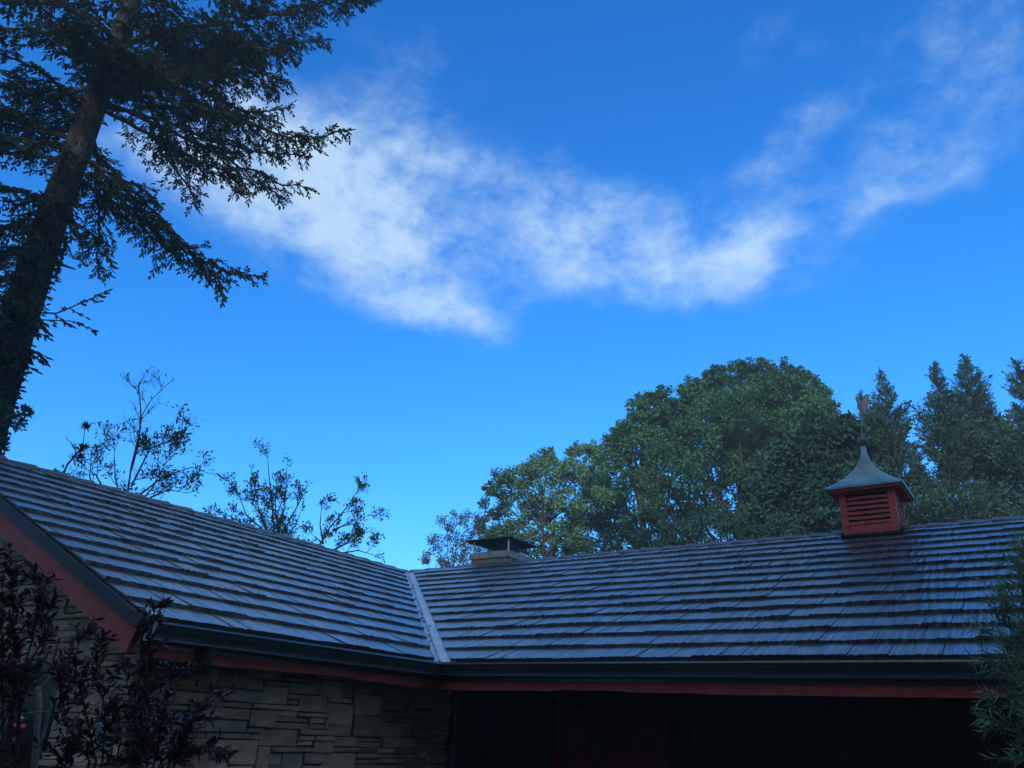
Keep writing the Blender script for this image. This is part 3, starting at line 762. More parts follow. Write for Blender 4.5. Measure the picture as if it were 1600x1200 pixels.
V = [(cx0 - e, cy0 - e, ZC), (cx1 + e, cy0 - e, ZC), (cx1 + e, cy1 + e, ZC), (cx0 - e, cy1 + e, ZC)]
V += [(x, y, z + .018) for x, y, z in V] + [((cx0 + cx1) / 2 - .05, (cy0 + cy1) / 2, ZC + .09), ((cx0 + cx1) / 2 + .05, (cy0 + cy1) / 2, ZC + .09)]
mb.add(V, [(3, 2, 1, 0), (0, 1, 5, 4), (1, 2, 6, 5), (2, 3, 7, 6), (3, 0, 4, 7), (4, 5, 9, 8), (5, 6, 9), (6, 7, 8, 9), (7, 4, 8)])
mb.build('cap_lid', M['capmetal'], chim)

Z0 = ZC0
# ------------------------------------------------------------------ the big fir on the left
FD = 17.0
FB = at(74, 380, FD); FB[2] = 0
fir = empty('fir_tree', FB, 'tall dark fir with mossy trunk and drooping boughs at the left edge', 'tree')
zt = np.concatenate([[0, .4], np.arange(1.2, 25, .8)]); mb = MB(); npt = 20
tr_r = lambda z: max(.04, .44 - .0125 * z - .0004 * max(z - 12, 0) ** 2) + .25 * math.exp(-z * 1.6)
V = []
for z in zt:
    for k in range(npt):
        a = 2 * math.pi * k / npt
        rr = tr_r(z) * (1 + .05 * math.sin(3 * a + z * .7) + rnd.uniform(-.035, .035))
        V.append((.06 * math.sin(z * .5) + rr * math.cos(a), .05 * math.sin(z * .37) + rr * math.sin(a), z))
F = [(i * npt + k, i * npt + (k + 1) % npt, (i + 1) * npt + (k + 1) % npt, (i + 1) * npt + k) for i in range(len(zt) - 1) for k in range(npt)]
mb.add(V, F); mb.build('trunk', M['bark'], fir, smooth=True)
UPZ = np.array([0, 0, 1.0])

def bough(spine, rad, dens=1.0, blen=1.0, start=.15, bare=False, shoot=.125, hang=.35):
    """one bough: a curved limb with side branchlets and needle shoots"""
    spine = np.array(spine, float)
    seg = np.linalg.norm(np.diff(spine, axis=0), axis=1); cum = np.concatenate([[0], np.cumsum(seg)]); Lt = cum[-1]
    nn_ = max(4, int(Lt / .35)); tt = np.linspace(0, Lt, nn_)
    pts = np.stack([np.interp(tt, cum, spine[:, i]) for i in range(3)], 1)
    pts[1:-1] += rng.normal(size=(nn_ - 2, 3)) * .035
    mb = MB(); org = FB
    mb.tube(pts - org, [rad * .7 * (1 - .86 * t / Lt) + .006 for t in tt], 6)
    P, D, Q, Ls = [], [], [], []
    def shoots_on(a, b, droop):
        v = b - a; ln = np.linalg.norm(v); t = v / ln
        sd = np.cross(UPZ, t); sd = sd / (np.linalg.norm(sd) + 1e-6)
        n = max(2, int(ln / .034 * dens))
        for i in range(n):
            f = (i + rng.random()) / n; base = a + v * f
            sg = 1 if i % 2 else -1
            dr = t * rng.uniform(.5, 1.0) + sd * sg * rng.uniform(.5, .9) + UPZ * rng.uniform(-.55, .2)
            P.append(base); D.append(dr); Q.append(UPZ + rng.normal(size=3) * .5); Ls.append(shoot * rng.uniform(.6, 1.15))
        P.append(b); D.append(t); Q.append(UPZ); Ls.append(shoot * 1.1)
    s = start * Lt; side = 1
    while s < Lt:
        f = s / Lt
        i = min(int(f * (nn_ - 1)), nn_ - 2); p = pts[i] + (pts[i + 1] - pts[i]) * (f * (nn_ - 1) - i)
        t = pts[i + 1] - pts[i]; t /= np.linalg.norm(t)
        sd = np.cross(UPZ, t); sd /= np.linalg.norm(sd) + 1e-6
        L0 = blen * (1.0 - .72 * max(0, (f - .35) / .65)) * min(1, .45 + 1.8 * (f - start * .6)) * rng.uniform(.5, 1.15)
        side = -side
        dr = t * rng.uniform(.45, .9) + sd * side * rng.uniform(.6, 1.0) - UPZ * rng.uniform(.0, hang * 2)
        dr /= np.linalg.norm(dr)
        q = p.copy(); prev = p.copy(); nsub = max(2, int(L0 / .28)); bp = [p]
        for k in range(nsub):
            dr2 = dr - UPZ * hang * .35 * k / nsub + rng.normal(size=3) * .10; dr2 /= np.linalg.norm(dr2)
            q = prev + dr2 * L0 / nsub; bp.append(q)
            if not bare: shoots_on(prev, q, 0)
            if L0 > .4 and not bare:
                for sg in (-1, 1):
                    if rng.random() < .85:
                        s2 = np.cross(UPZ, dr2); s2 /= np.linalg.norm(s2) + 1e-6
                        d3 = dr2 * .7 + s2 * sg * .75 - UPZ * rng.uniform(0, .55); d3 /= np.linalg.norm(d3)
                        m_ = prev + (q - prev) * rng.random(); e_ = m_ + d3 * rng.uniform(.18, .42) * (1 - .4 * k / nsub)
                        shoots_on(m_, e_, 0); mb.tube([m_ - org, e_ - org], [.006, .003], 3, cap=False)
            prev = q
        mb.tube([x - org for x in bp], [.014 * (1 - .7 * k / nsub) for k in range(nsub + 1)], 4, cap=False)
        s += rng.uniform(.07, .15) / dens
    if not bare: shoots_on(pts[-2], pts[-1], 0)
    o = mb.build('bough', M['twig'], fir)
    if P:
        Ls = np.array(Ls); fl = foliage('needles', P, D, Q, Ls, Ls * rng.uniform(.26, .40, len(Ls)), SHOOT, M['needle'], o, org)
    return o

def axis_at(py):      # trunk axis at the height seen at photo row py
    best = min(np.arange(1, 25, .05), key=lambda z: abs(project(FB + np.array([0, 0, z]))[0][1] - py))
    return FB + np.array([0, 0, best])
def pxb(pts, **kw):
    """bough given by where it is seen and how far it leans to or from us (metres)"""
    rad = kw.pop('rad', .07); first = pts[0]
    sp = [axis_at(first[1])]
    for (x, y, dd) in pts[1:]: sp.append(at(x, y, FD + dd))
    bough(sp, rad, **kw)
# right-hand boughs that stand out against the sky, top to bottom
pxb([(175, 75, 0), (260, 48, -.6), (350, 35, -1.0), (450, 22, -1.2), (520, 4, -1.3), (585, -25, -1.4)], rad=.09, blen=1.25, dens=1.15)
pxb([(170, 120, 0), (260, 95, .8), (360, 80, 1.4), (440, 70, 1.7), (515, 62, 1.8)], rad=.08, blen=1.2, dens=1.1)
pxb([(165, 140, 0), (250, 128, -.6), (330, 122, -1.0), (400, 108, -1.2), (450, 128, -1.3)], rad=.09, blen=1.2, dens=1.15)
pxb([(160, 150, 0), (215, 180, .4), (290, 215, 1.0), (350, 245, 1.4), (410, 270, 1.5), (450, 292, 1.6), (488, 296, 1.6)], rad=.07, blen=.95, dens=1.0, start=.22)
pxb([(155, 145, 0), (240, 150, -.6), (320, 170, -1.2), (390, 200, -1.5), (450, 215, -1.6), (500, 213, -1.6), (548, 203, -1.6)], rad=.08, blen=1.0, dens=1.05, start=.25)
pxb([(150, 160, 0), (260, 190, .2), (340, 225, .4), (420, 240, .5), (480, 245, .5)], rad=.06, blen=.9, dens=1.0, start=.4)
pxb([(110, 240, 0), (165, 268, -.5), (215, 290, -.9), (250, 320, -1.0)], rad=.06, blen=.9, dens=1.0)
pxb([(100, 270, 0), (150, 300, .3), (200, 330, .6), (250, 370, .8), (300, 400, .9), (350, 425, 1.0), (412, 432, 1.0)], rad=.07, blen=.95, dens=1.0, start=.12)
pxb([(105, 265, 0), (160, 290, -.6), (220, 315, -1.0), (265, 350, -1.2), (300, 390, -1.3), (345, 440, -1.3), (350, 465, -1.3)], rad=.06, blen=.85, dens=1.0, start=.12)
pxb([(90, 335, 0), (115, 352, -.3), (140, 362, -.4), (158, 375, -.4)], rad=.06, blen=.28, dens=.8, start=.3)
pxb([(55, 465, 0), (75, 500, -.4), (110, 482, -.7), (140, 468, -.8), (168, 455, -.8)], rad=.022, blen=.5, dens=.7, start=.35)
pxb([(45, 490, 0), (75, 502, -.3), (110, 508, -.5), (145, 515, -.6)], rad=.014, blen=.28, dens=.5, start=.45)
pxb([(35, 500, 0), (50, 520, -.3), (75, 528, -.3)], rad=.016, blen=.25, dens=.7, start=.5)
pxb([(22, 540, 0), (38, 565, -.3), (58, 580, -.3)], rad=.014, blen=.2, dens=.7, start=.5)
# dead stubs
for (x0_, y0_, x1_, y1_, r_) in ((80, 412, 118, 421, .05), (76, 430, 96, 438, .04), (30, 575, 36, 586, .05)):
    a = at(x0_, y0_, FD - .05); b = at(x1_, y1_, FD - .25); mb = MB(); mb.tube([a - FB, (a * .5 + b * .5) - FB + np.array([0, 0, .03]), b - FB], [r_, r_ * .6, r_ * .25], 6)
    mb.build('dead_stub', M['twig'], fir)
pxb([(160, 145, 0), (250, 165, .5), (330, 172, .9), (400, 176, 1.1), (455, 168, 1.1)], rad=.07, blen=1.0, dens=1.0, start=.25)
pxb([(150, 165, 0), (230, 205, -.4), (310, 250, -.8), (380, 278, -1.0), (440, 308, -1.0)], rad=.06, blen=.9, dens=1.0, start=.3)
pxb([(160, 140, 0), (230, 105, .3), (300, 90, .8), (380, 50, 1.0)], rad=.07, blen=1.1, dens=1.0)
pxb([(120, 200, 0), (80, 160, .3), (40, 135, .5), (-10, 128, .6)], rad=.09, blen=1.0, dens=1.0)
pxb([(130, 180, 0), (90, 130, -.4), (50, 95, -.6), (-10, 80, -.7)], rad=.08, blen=1.0, dens=1.0)
pxb([(95, 245, 0), (60, 250, .3), (25, 240, .5), (-30, 232, .6)], rad=.07, blen=.7, dens=1.0)
pxb([(180, 55, 0), (120, 22, .3), (60, 6, .5), (-10, 0, .6)], rad=.08, blen=1.0, dens=1.0)
pxb([(175, 85, 0), (120, 66, -.4), (60, 48, -.7), (-10, 42, -.8)], rad=.08, blen=1.1, dens=1.0)
pxb([(182, 45, 0), (215, 20, -.8), (240, 5, -1.3), (260, -20, -1.6)], rad=.06, blen=1.0, dens=1.0, start=.1)
# left-hand boughs
pxb([(110, 205, 0), (75, 205, .3), (40, 180, .5), (0, 172, .6), (-60, 160, .6)], rad=.11, blen=1.0, dens=1.05)
pxb([(100, 225, 0), (70, 225, -.5), (30, 212, -.8), (-40, 205, -1.0)], rad=.09, blen=.9, dens=1.0)
pxb([(85, 300, 0), (60, 310, -.5), (40, 300, -.8), (15, 290, -1.0), (-10, 300, -1.1)], rad=.06, blen=.9, dens=1.0)
pxb([(72, 330, 0), (40, 340, -.3), (10, 355, -.5), (-40, 360, -.6)], rad=.06, blen=.9)
pxb([(60, 380, 0), (35, 385, -.3), (5, 400, -.5), (-40, 420, -.6)], rad=.06, blen=.8)
for yy in (420, 450, 480, 510, 535):
    pxb([(50, yy, 0), (25 + rnd.uniform(-8, 8), yy + 8, -.7), (0, yy + 18, -1.0), (-30, yy + 30, -1.2)], rad=.05, blen=.75, dens=1.0, start=.2)
pxb([(60, 430, 0), (50, 455, -.7), (45, 485, -.9), (35, 520, -1.0)], rad=.05, blen=.5, dens=1.2, start=.3)
# crown above: boughs all round, each drooping
for i in range(34):
    z = 11.6 + i * .36 + rnd.uniform(-.1, .1); az = i * 2.4 + rnd.uniform(-.3, .3)
    if z < 15 and math.cos(az) > -.1: continue
    if z < 17.5 and math.sin(az) < -.35: continue
    Lb = max(.8, (5.6 if math.cos(az - .3) > -.2 else 4.6) * (1 - max(0, z - 14) / 13)) * rnd.uniform(.8, 1.05)
    d0 = np.array([math.cos(az), math.sin(az), 0]); c0 = FB + np.array([0, 0, z])
    sp = [c0, c0 + d0 * Lb * .35 + UPZ * .12 * Lb * .3, c0 + d0 * Lb * .7 - UPZ * .10 * Lb, c0 + d0 * Lb - UPZ * .20 * Lb]
    bough(sp, .085 * Lb / 5, dens=.85 if z < 17 else .5, blen=1.15 * min(1, Lb / 4 + .2), shoot=.13 if z < 17 else .22)
for (x, y, dx) in ((162, 138, -50), (158, 150, 50)):
    p0 = axis_at(y)
    for q in (0, 1):
        Lb = rnd.uniform(2.2, 3.4); e0 = at(x + dx + q * rnd.uniform(-50, 50), y + 12, FD - Lb)
        d0 = (e0 - p0) * np.array([1, 1, 0]); d0 = d0 / np.linalg.norm(d0)
        bough([p0, p0 + d0 * Lb * .5 + UPZ * .05, p0 + d0 * Lb - UPZ * .25 * Lb], .06, dens=1.0, blen=1.0, start=.1)
# moss and small sprouts on the trunk
mb = MB(); P, D, Q = [], [], []
for i in range(1500):
    z = rnd.choice([rnd.uniform(6.2, 8.0), rnd.uniform(9.2, 10.8), rnd.uniform(5, 13)]); a = rnd.uniform(-math.pi, math.pi * .15); r_ = tr_r(z)
    d0 = np.array([math.cos(a), math.sin(a), 0]); P.append(FB + d0 * r_ * .97 + UPZ * z); D.append(d0 + np.array([rnd.gauss(0, .6), rnd.gauss(0, .6), rnd.uniform(-1.2, .3)])); Q.append(d0)
foliage('trunk_moss', P, D, Q, rng.uniform(.05, .16, len(P)), rng.uniform(.03, .06, len(P)), SHOOT, M['moss'], fir, FB)

# ------------------------------------------------------------------ broadleaf trees
def lobes_tree(name, label, cat_pts, dist, base_px, m, leaf=.17, nclump=22, nleaf=46, tmpl=LOBED, group=None, trunk_r=.35, clump_r=.27, spread=.9, ry=1.0, limb_m='limb', base_off=0, gap=.0, upbias=.5, nlimb=99):
    ms = dist / FPX * 1.12                                    # metres per photo pixel at this distance
    base = at(base_px, 860, dist + base_off); base[2] = 0
    t = empty(name, base, label, 'tree', group)
    P, D, Q = [], [], []; mbk = MB(); limbs = []
    for li, (x, y, rr) in enumerate(cat_pts):
        c = at(x, y, dist + rng.normal() * rr * ms * spread); Rr = rr * ms * 1.10
        limbs.append((c, Rr))
        nc = int(nclump * (rr / 40) ** 1.6) + 4
        dirs = rdir(nc); dirs[:, 2] = dirs[:, 2] * .85 + .15
        cc = c + dirs * Rr * rng.uniform(.45, .95, (nc, 1)); cr = Rr * clump_r * rng.uniform(.7, 1.35, nc)
        for k in range(nc):
            if rng.random() < gap: continue
            dl = rdir(nleaf); rad_ = rng.random(nleaf) ** .45
            P.append(cc[k] + dl * (cr[k] * rad_)[:, None] * np.array([1.15, 1.15, .75]))
            D.append(dl * .8 + rng.normal(size=(nleaf, 3)) * .5 + np.array([0, 0, -.25]))
            Q.append(UPZ * upbias * 1.4 + dl * .5 + rng.normal(size=(nleaf, 3)) * .45)
    P = np.concatenate(P); D = np.concatenate(D); Q = np.concatenate(Q)
    Lf = leaf * rng.uniform(.6, 1.2, len(P))
    # trunk and limbs
    cs = np.array([c for c, _ in limbs]); top_ = cs[:, 2].max(); zf = max(1.5, cs[:, 2].min() * .55)
    def tp(z): return base + UPZ * z + np.array([math.sin(z * .4) * .15, 0, 0])
    mbk.tube([tp(z) - base for z in np.linspace(-.05, top_ * .82, 9)], np.linspace(trunk_r, trunk_r * .22, 9), 8)
    mbk.build('trunk', M[limb_m], t, smooth=True)
    mbk = MB()
    for c, Rr in limbs[:nlimb]:
        z0_ = min(max(zf, c[2] - np.hypot(*(c - base)[:2]) * .8 - Rr), top_ * .75); a = tp(z0_); mid = a * .45 + c * .55 - UPZ * .08 * np.linalg.norm(c - a) + rng.normal(size=3) * .15
        r0 = trunk_r * .30; mbk.tube([a - base, mid - base, c - base], [r0, r0 * .6, r0 * .3], 5, cap=False)
        for _ in range(5):
            e_ = c + rdir(1)[0] * Rr * .85; mbk.tube([mid * .3 + c * .7 - base, (c * .5 + e_ * .5) - base + rng.normal(size=3) * .1, e_ - base], [r0 * .3, r0 * .2, r0 * .07], 4, cap=False)
    mbk.build('branches', M[limb_m], t)
    foliage('crown', P, D, Q, Lf, Lf * rng.uniform(.55, .8, len(P)), tmpl, m, t, base)
    return t
lobes_tree('maple_tree', 'large round-topped green broadleaf tree, tallest behind the right roof', [
    (1072, 622, 20), (1092, 604, 20), (1116, 592, 20), (1142, 584, 20), (1168, 581, 20), (1195, 580, 20), (1222, 584, 20), (1246, 596, 20), (1266, 612, 20), (1284, 630, 20), (1298, 652, 20), (1170, 722, 34),
    (1128, 616, 34), (1172, 608, 32), (1205, 608, 32), (1240, 620, 32), (1275, 645, 32), (1105, 650, 40), (1150, 645, 42), (1195, 640, 42), (1245, 655, 40),
    (1300, 665, 26), (1090, 700, 40), (1140, 695, 40), (1200, 690, 36), (1250, 700, 40), (1285, 690, 32), (1110, 745, 38), (1150, 740, 30), (1215, 735, 28), (1080, 790, 36), (1130, 800, 34), (1240, 760, 40), (1090, 635, 26), (1072, 656, 28), (1262, 628, 28), (1215, 618, 30), (1150, 620, 32), (1180, 770, 30), (1060, 715, 30), (1165, 662, 34), (1130, 680, 34), (1205, 668, 34), (1225, 645, 30)],
    38, 1170, M['leaf_maple'], leaf=.16, trunk_r=.5, gap=.05, nclump=44, nleaf=62, clump_r=.24)
lobes_tree('maple_tree', 'dense green broadleaf tree with a knobbly shoulder left of the tallest round tree', [
    (1000, 640, 18), (1014, 626, 18), (1034, 624, 18), (1050, 640, 18), (985, 668, 18), (965, 690, 18), (1022, 645, 24), (1005, 662, 28), (1045, 660, 32), (1060, 690, 34), (1015, 695, 36), (975, 690, 28), (955, 715, 30), (1000, 735, 38), (1050, 740, 38), (945, 760, 34), (990, 785, 38), (1045, 795, 38), (925, 800, 34), (960, 830, 34), (1010, 840, 34), (1070, 845, 30), (900, 835, 30)],
    36, 1010, M['leaf_maple'], leaf=.16, trunk_r=.4, gap=.06, nclump=44, nleaf=64, clump_r=.24)
lobes_tree('young_maple', 'pale green loose tree with visible limbs, just right of the chimney', [
    (788, 752, 20), (778, 790, 24), (812, 745, 20), (838, 728, 22), (856, 712, 14), (822, 775, 26), (862, 745, 26), (900, 708, 15), (890, 740, 24), (925, 706, 16), (918, 745, 26), (800, 820, 24), (845, 800, 28), (885, 785, 28), (780, 845, 22), (830, 848, 24), (875, 835, 24), (770, 765, 12), (800, 850, 20), (855, 865, 18), (905, 850, 22), (935, 780, 22), (765, 830, 18)],
    31, 850, M['leaf_pale'], leaf=.12, nclump=64, nleaf=50, trunk_r=.16, gap=.12, clump_r=.27)
lobes_tree('bronze_tree', 'thin bronze-leaved small tree behind the chimney, left side', [
    (700, 818, 15), (722, 808, 13), (685, 850, 16), (712, 845, 18), (740, 830, 14), (668, 872, 10), (700, 875, 14), (735, 862, 14), (752, 812, 14), (725, 880, 14), (690, 885, 12)],
    26, 706, M['leaf_brown'], leaf=.09, nclump=70, nleaf=30, trunk_r=.07, gap=.12, clump_r=.34, tmpl=LEAF)
lobes_tree('yew_tree', 'dark green bushy evergreen between the round tree and the cupola', [
    (1240, 720, 34), (1275, 700, 34), (1310, 690, 30), (1335, 715, 30), (1215, 760, 36), (1260, 760, 40), (1305, 750, 40), (1340, 770, 34), (1195, 805, 34), (1240, 810, 40), (1290, 810, 40), (1335, 820, 34), (1210, 845, 30), (1270, 845, 30), (1360, 845, 26)],
    29, 1280, M['leaf_hedge'], leaf=.17, nclump=50, nleaf=80, tmpl=SHOOT, trunk_r=.22, upbias=.2)
lobes_tree('evergreen_bush', 'low dark bushes just behind the roof, below the round tree', [
    (1150, 832, 28), (1110, 838, 26), (1190, 836, 26), (1065, 842, 25), (1030, 846, 24), (985, 850, 22), (930, 855, 20), (890, 862, 18), (1230, 830, 24), (1130, 812, 16), (1090, 815, 16), (1045, 822, 16)],
    25, 1110, M['leaf_hedge'], leaf=.11, nclump=44, nleaf=60, tmpl=LEAF, trunk_r=.1)

# ------------------------------------------------------------------ row of cypresses on the right
def cypress(px, tip, dist, halfw, label):
    ms = dist / FPX * 1.1
    base = at(px, 850, dist); tipP = at(px, tip, dist); base = np.array([tipP[0], tipP[1], 0.]); Ht = tipP[2]
    t = empty('cypress_tree', base, label, 'tree', 'row of cypresses behind the right roof')
    mb = MB(); mb.tube([(0, 0, -.05), (0, 0, Ht * .5), (.02, 0, Ht - .2)], [.2, .12, .015], 7); mb.build('trunk', M['limb'], t)
    P, D, Q, SZ = [], [], [], []; zl = Ht * .40; mbb = MB()
    z = zl
    while z < Ht - .05:
        f = (Ht - z) / (Ht - zl)
        Rm = halfw * ms * min(1.0, (f ** .84) * 2.1) * (.78 + .3 * math.sin(z * 2.1 + px))
        az = rng.uniform(0, 2 * math.pi); Lb = Rm * rng.uniform(.55, 1.2)
        d0 = np.array([math.cos(az), math.sin(az), 0]); rise = rng.uniform(.45, .95)
        a = np.array([0, 0, z - Lb * .5]); e_ = a + d0 * Lb + UPZ * rise * Lb
        mbb.tube([a, a + (e_ - a) * .55 - UPZ * .06 * Lb, e_], [.022, .014, .004], 3, cap=False)
        for q_ in range(3): P.append(a + (e_ - a) * (1.0 - .12 * q_) + rng.normal(size=3) * .03); D.append(unit(e_ - a) + rng.normal(size=3) * .22); Q.append(UPZ + rng.normal(size=3) * .6); SZ.append(1.75 * min(1, .5 + 2 * f))
        nsp = int(14 + 112 * Lb)
        for k in range(nsp):
            g_ = rng.uniform(.25, 1.02); p = a + (e_ - a) * g_ - UPZ * .10 * Lb * math.sin(math.pi * g_)
            P.append(p + rng.normal(size=3) * (.02 + .09 * Lb)); D.append(d0 * rng.uniform(.3, 1) + UPZ * rng.uniform(.0, .9) + rng.normal(size=3) * .38); SZ.append(min(1, .42 + 2.2 * f)); Q.append(UPZ * .6 + rng.normal(size=3) * .7)
        z += rng.uniform(.012, .05) * (1.3 if f > .5 else .8)
    for k in range(34):
        zz = rng.uniform(0, 1) ** 1.3 * 1.1; SZ.append(.45); P.append(np.array([0, 0, Ht - .15 - zz]) + rng.normal(size=3) * .06 * zz); D.append(UPZ + rng.normal(size=3) * (.25 + .3 * zz)); Q.append(rng.normal(size=3))
    mbb.build('branches', M['limb'], t)
    n = len(P); Lf = rng.uniform(.11, .23, n) * np.array(SZ)
    foliage('crown', np.array(P) + base, D, Q, Lf, Lf * rng.uniform(.34, .55, n), SPRAY, M['leaf_cypress'], t, base)
cypress(1376, 580, 30, 42, 'cypress directly behind and right of the weather vane')
cypress(1345, 612, 33, 24, 'slim short cypress tip directly behind the weather vane')
cypress(1458, 565, 31, 44, 'second tallest pointed cypress, in the gap right of the cupola')
cypress(1504, 555, 32.5, 46, 'tallest cypress of the row, right of the cupola')
cypress(1586, 560, 31, 46, 'cypress at the right edge of the view')
cypress(1545, 625, 34, 34, 'shorter cypress half hidden between the two rightmost tall ones')
cypress(1425, 690, 35, 40, 'low cypress deep in the gap right of the cupola roof')

# ------------------------------------------------------------------ saplings behind the left wing
def sapling(label, stems, dist, leafy, leaf, m, box, seed, name='sapling_tree'):
    """stems: list of photo polylines; twigs fork off them, leaves sit on the twigs"""
    r = np.random.default_rng(seed); ms = dist / FPX * 1.1
    b = at(stems[0][0][0], stems[0][0][1], dist); base = np.array([b[0], b[1], 0.])
    t = empty(name, base, label, 'tree', None)
    mb = MB(); mt = MB(); P, D, Q = [], [], []
    def put(p, d):
        P.append(p); D.append(d + r.normal(size=3) * .5); Q.append(UPZ + r.normal(size=3) * .6)
    def grow(p, d, L, rad, depth, lf):
        n = 3; q = [p]
        for k in range(n):
            d = d + r.normal(size=3) * .14 + UPZ * .04; d /= np.linalg.norm(d); q.append(q[-1] + d * L / n)
        mt.tube([x - base for x in q], [rad * (1 - .22 * k) for k in range(n + 1)], 4, cap=False)
        if depth > 0:
            for k in range(1, n + 1):
                for _ in range(3):
                    if r.random() < .66:
                        nd_ = d * .8 + unit(r.normal(size=3)) * .75 + UPZ * .15; nd_ /= np.linalg.norm(nd_)
                        grow(q[k], nd_, L * r.uniform(.35, .6), rad * .5, depth - 1, lf)
        if depth <= 1:
            for k in range(1, n + 1):
                nl = r.poisson(lf * 1.15)
                for _ in range(nl): put(q[k] + r.normal(size=3) * .075 * box, d)
    for st in stems:
        dd = r.normal() * .5; lf0 = st[-1][2] if len(st[-1]) > 2 else leafy
        pts = [at(p[0], p[1], dist + dd * i / len(st)) for i, p in enumerate(st)]
        r0 = ms * 1.35
        if st is stems[0]: mb.tube([np.zeros(3), pts[0] - base], [r0 * 2, r0 * 1.1], 6, cap=False)
        mb.tube([p - base for p in pts], [r0 * (1 - .75 * i / (len(pts) - 1)) for i in range(len(pts))], 5, cap=False)
        for i in range(len(pts) - 1):
            v = pts[i + 1] - pts[i]; L = np.linalg.norm(v)
            for k in range(max(1, int(L / .28))):
                f = r.random(); side = unit(np.cross(v, ray(st[i][0], st[i][1]))) * (1 if r.random() < .5 else -1) + r.normal(size=3) * .4
                d = v / L * .8 + side * .6; d /= np.linalg.norm(d)
                grow(pts[i] + v * f, d, r.uniform(.5, 1.0) * box * (1 - .45 * i / len(pts)), r0 * .42, 2, lf0)
        grow(pts[-1], unit(pts[-1] - pts[-2]), .4 * box, r0 * .35, 1, lf0)
    mb.build('trunk', M['limb'], t); mt.build('twigs', M['limb'], t)['kind'] = 'stuff'
    n = len(P); Lf = leaf * r.uniform(.6, 1.3, n)
    if n: foliage('leaves', P, D, Q, Lf, Lf * r.uniform(.5, .8, n), LEAF, m, t, base)
sapling('thin half-bare sapling rising tallest above the left roof ridge', [
    [(195, 800), (205, 730), (217, 680), (222, 648), (236, 625), (262, 600, .03)], [(205, 735), (217, 690), (220, 640), (216, 600), (224, 588, .04)],
    [(205, 760), (235, 700), (262, 690), (285, 672, .8)], [(210, 780), (255, 745), (300, 730), (322, 738, .35)], [(190, 790), (180, 745), (178, 700, .4)], [(215, 790), (240, 760), (262, 715, .9)],
    [(165, 770), (150, 742), (135, 733, .8)], [(230, 780), (262, 765), (290, 770, 1.0)], [(150, 770), (140, 745), (142, 722, .1)]], 18, .5, .095, M['leaf_sap'], .62, 21)
sapling('bare forked twig standing alone at the left end of the saplings', [
    [(92, 760), (104, 728), (120, 708), (130, 695), (132, 672, .25)], [(104, 728), (118, 710), (117, 698), (106, 687, .0)]], 17, .05, .11, M['leaf_sap'], .14, 22)
sapling('leafy oval sapling in the middle above the left roof ridge', [
    [(430, 850), (425, 790), (420, 740), (418, 712, .5)], [(428, 850), (405, 800), (393, 735, .6)], [(430, 850), (445, 790), (448, 730, .6)], [(432, 850), (465, 790), (478, 765, .5)],
    [(425, 840), (385, 805), (372, 770, .6)], [(415, 850), (375, 815), (345, 800, .7)], [(440, 860), (430, 800), (432, 760, .8)], [(440, 850), (462, 820), (470, 800, .6)]], 20, .5, .085, M['leaf_sap'], .5, 23)
sapling('leaning sparse sapling nearest the roof valley', [
    [(500, 850), (515, 825), (540, 795), (560, 765), (568, 752, .6)], [(505, 850), (500, 820), (502, 795, .7)], [(520, 830), (548, 815), (575, 805, .6)], [(520, 860), (550, 845), (572, 832, .9)], [(530, 865), (560, 860), (585, 868, 1.0)], [(505, 850), (488, 835, .5)]],
    19, .5, .09, M['leaf_sap'], .42, 24)
sapling('small dark broadleaf sprig beside the fir trunk at the left edge', [
    [(-20, 690), (0, 665), (15, 652), (32, 645, 1.0)], [(-5, 672), (12, 662), (26, 662, .5)], [(-20, 700), (-8, 690), (2, 690, .3)]], 15, .4, .10, M['leaf_hedge'], .24, 25)

# ------------------------------------------------------------------ purple-leaved shrub in front of the gable
def leafmesh(name, T, m):
    me = bpy.data.meshes.new(name); me.from_pydata([tuple(p) for p in T[0]], [], T[1]); me.materials.append(m); return me
def leaf_objects(name, P, D, Q, L, Wd, tmpl, m, parent, origin, nmax):
    P = np.asarray(P); D = unit(np.asarray(D, float)); Q = np.asarray(Q, float); L = np.asarray(L); Wd = np.asarray(Wd)
    px, k = project(P); vis = (px[:, 0] > 0) & (px[:, 0] < 1600) & (px[:, 1] < 1200)
    sc = np.where(vis, L / k, 0); od = np.argsort(-sc); me = leafmesh(name, tmpl, m)
    for i in od[:nmax]:
        B = unit(np.cross(Q[i], D[i])); Nn = np.cross(D[i], B); o = bpy.data.objects.new(name, me); COL.objects.link(o); o.parent = parent
        o.matrix_local = Matrix([[D[i][a] * L[i], B[a] * Wd[i], Nn[a] * Wd[i], P[i][a] - origin[a]] for a in range(3)] + [[0, 0, 0, 1]])
    rs = od[nmax:]
    if len(rs): foliage('small_leaves', P[rs], D[rs], Q[rs], L[rs], Wd[rs], tmpl, m, parent, origin, stuff=True)
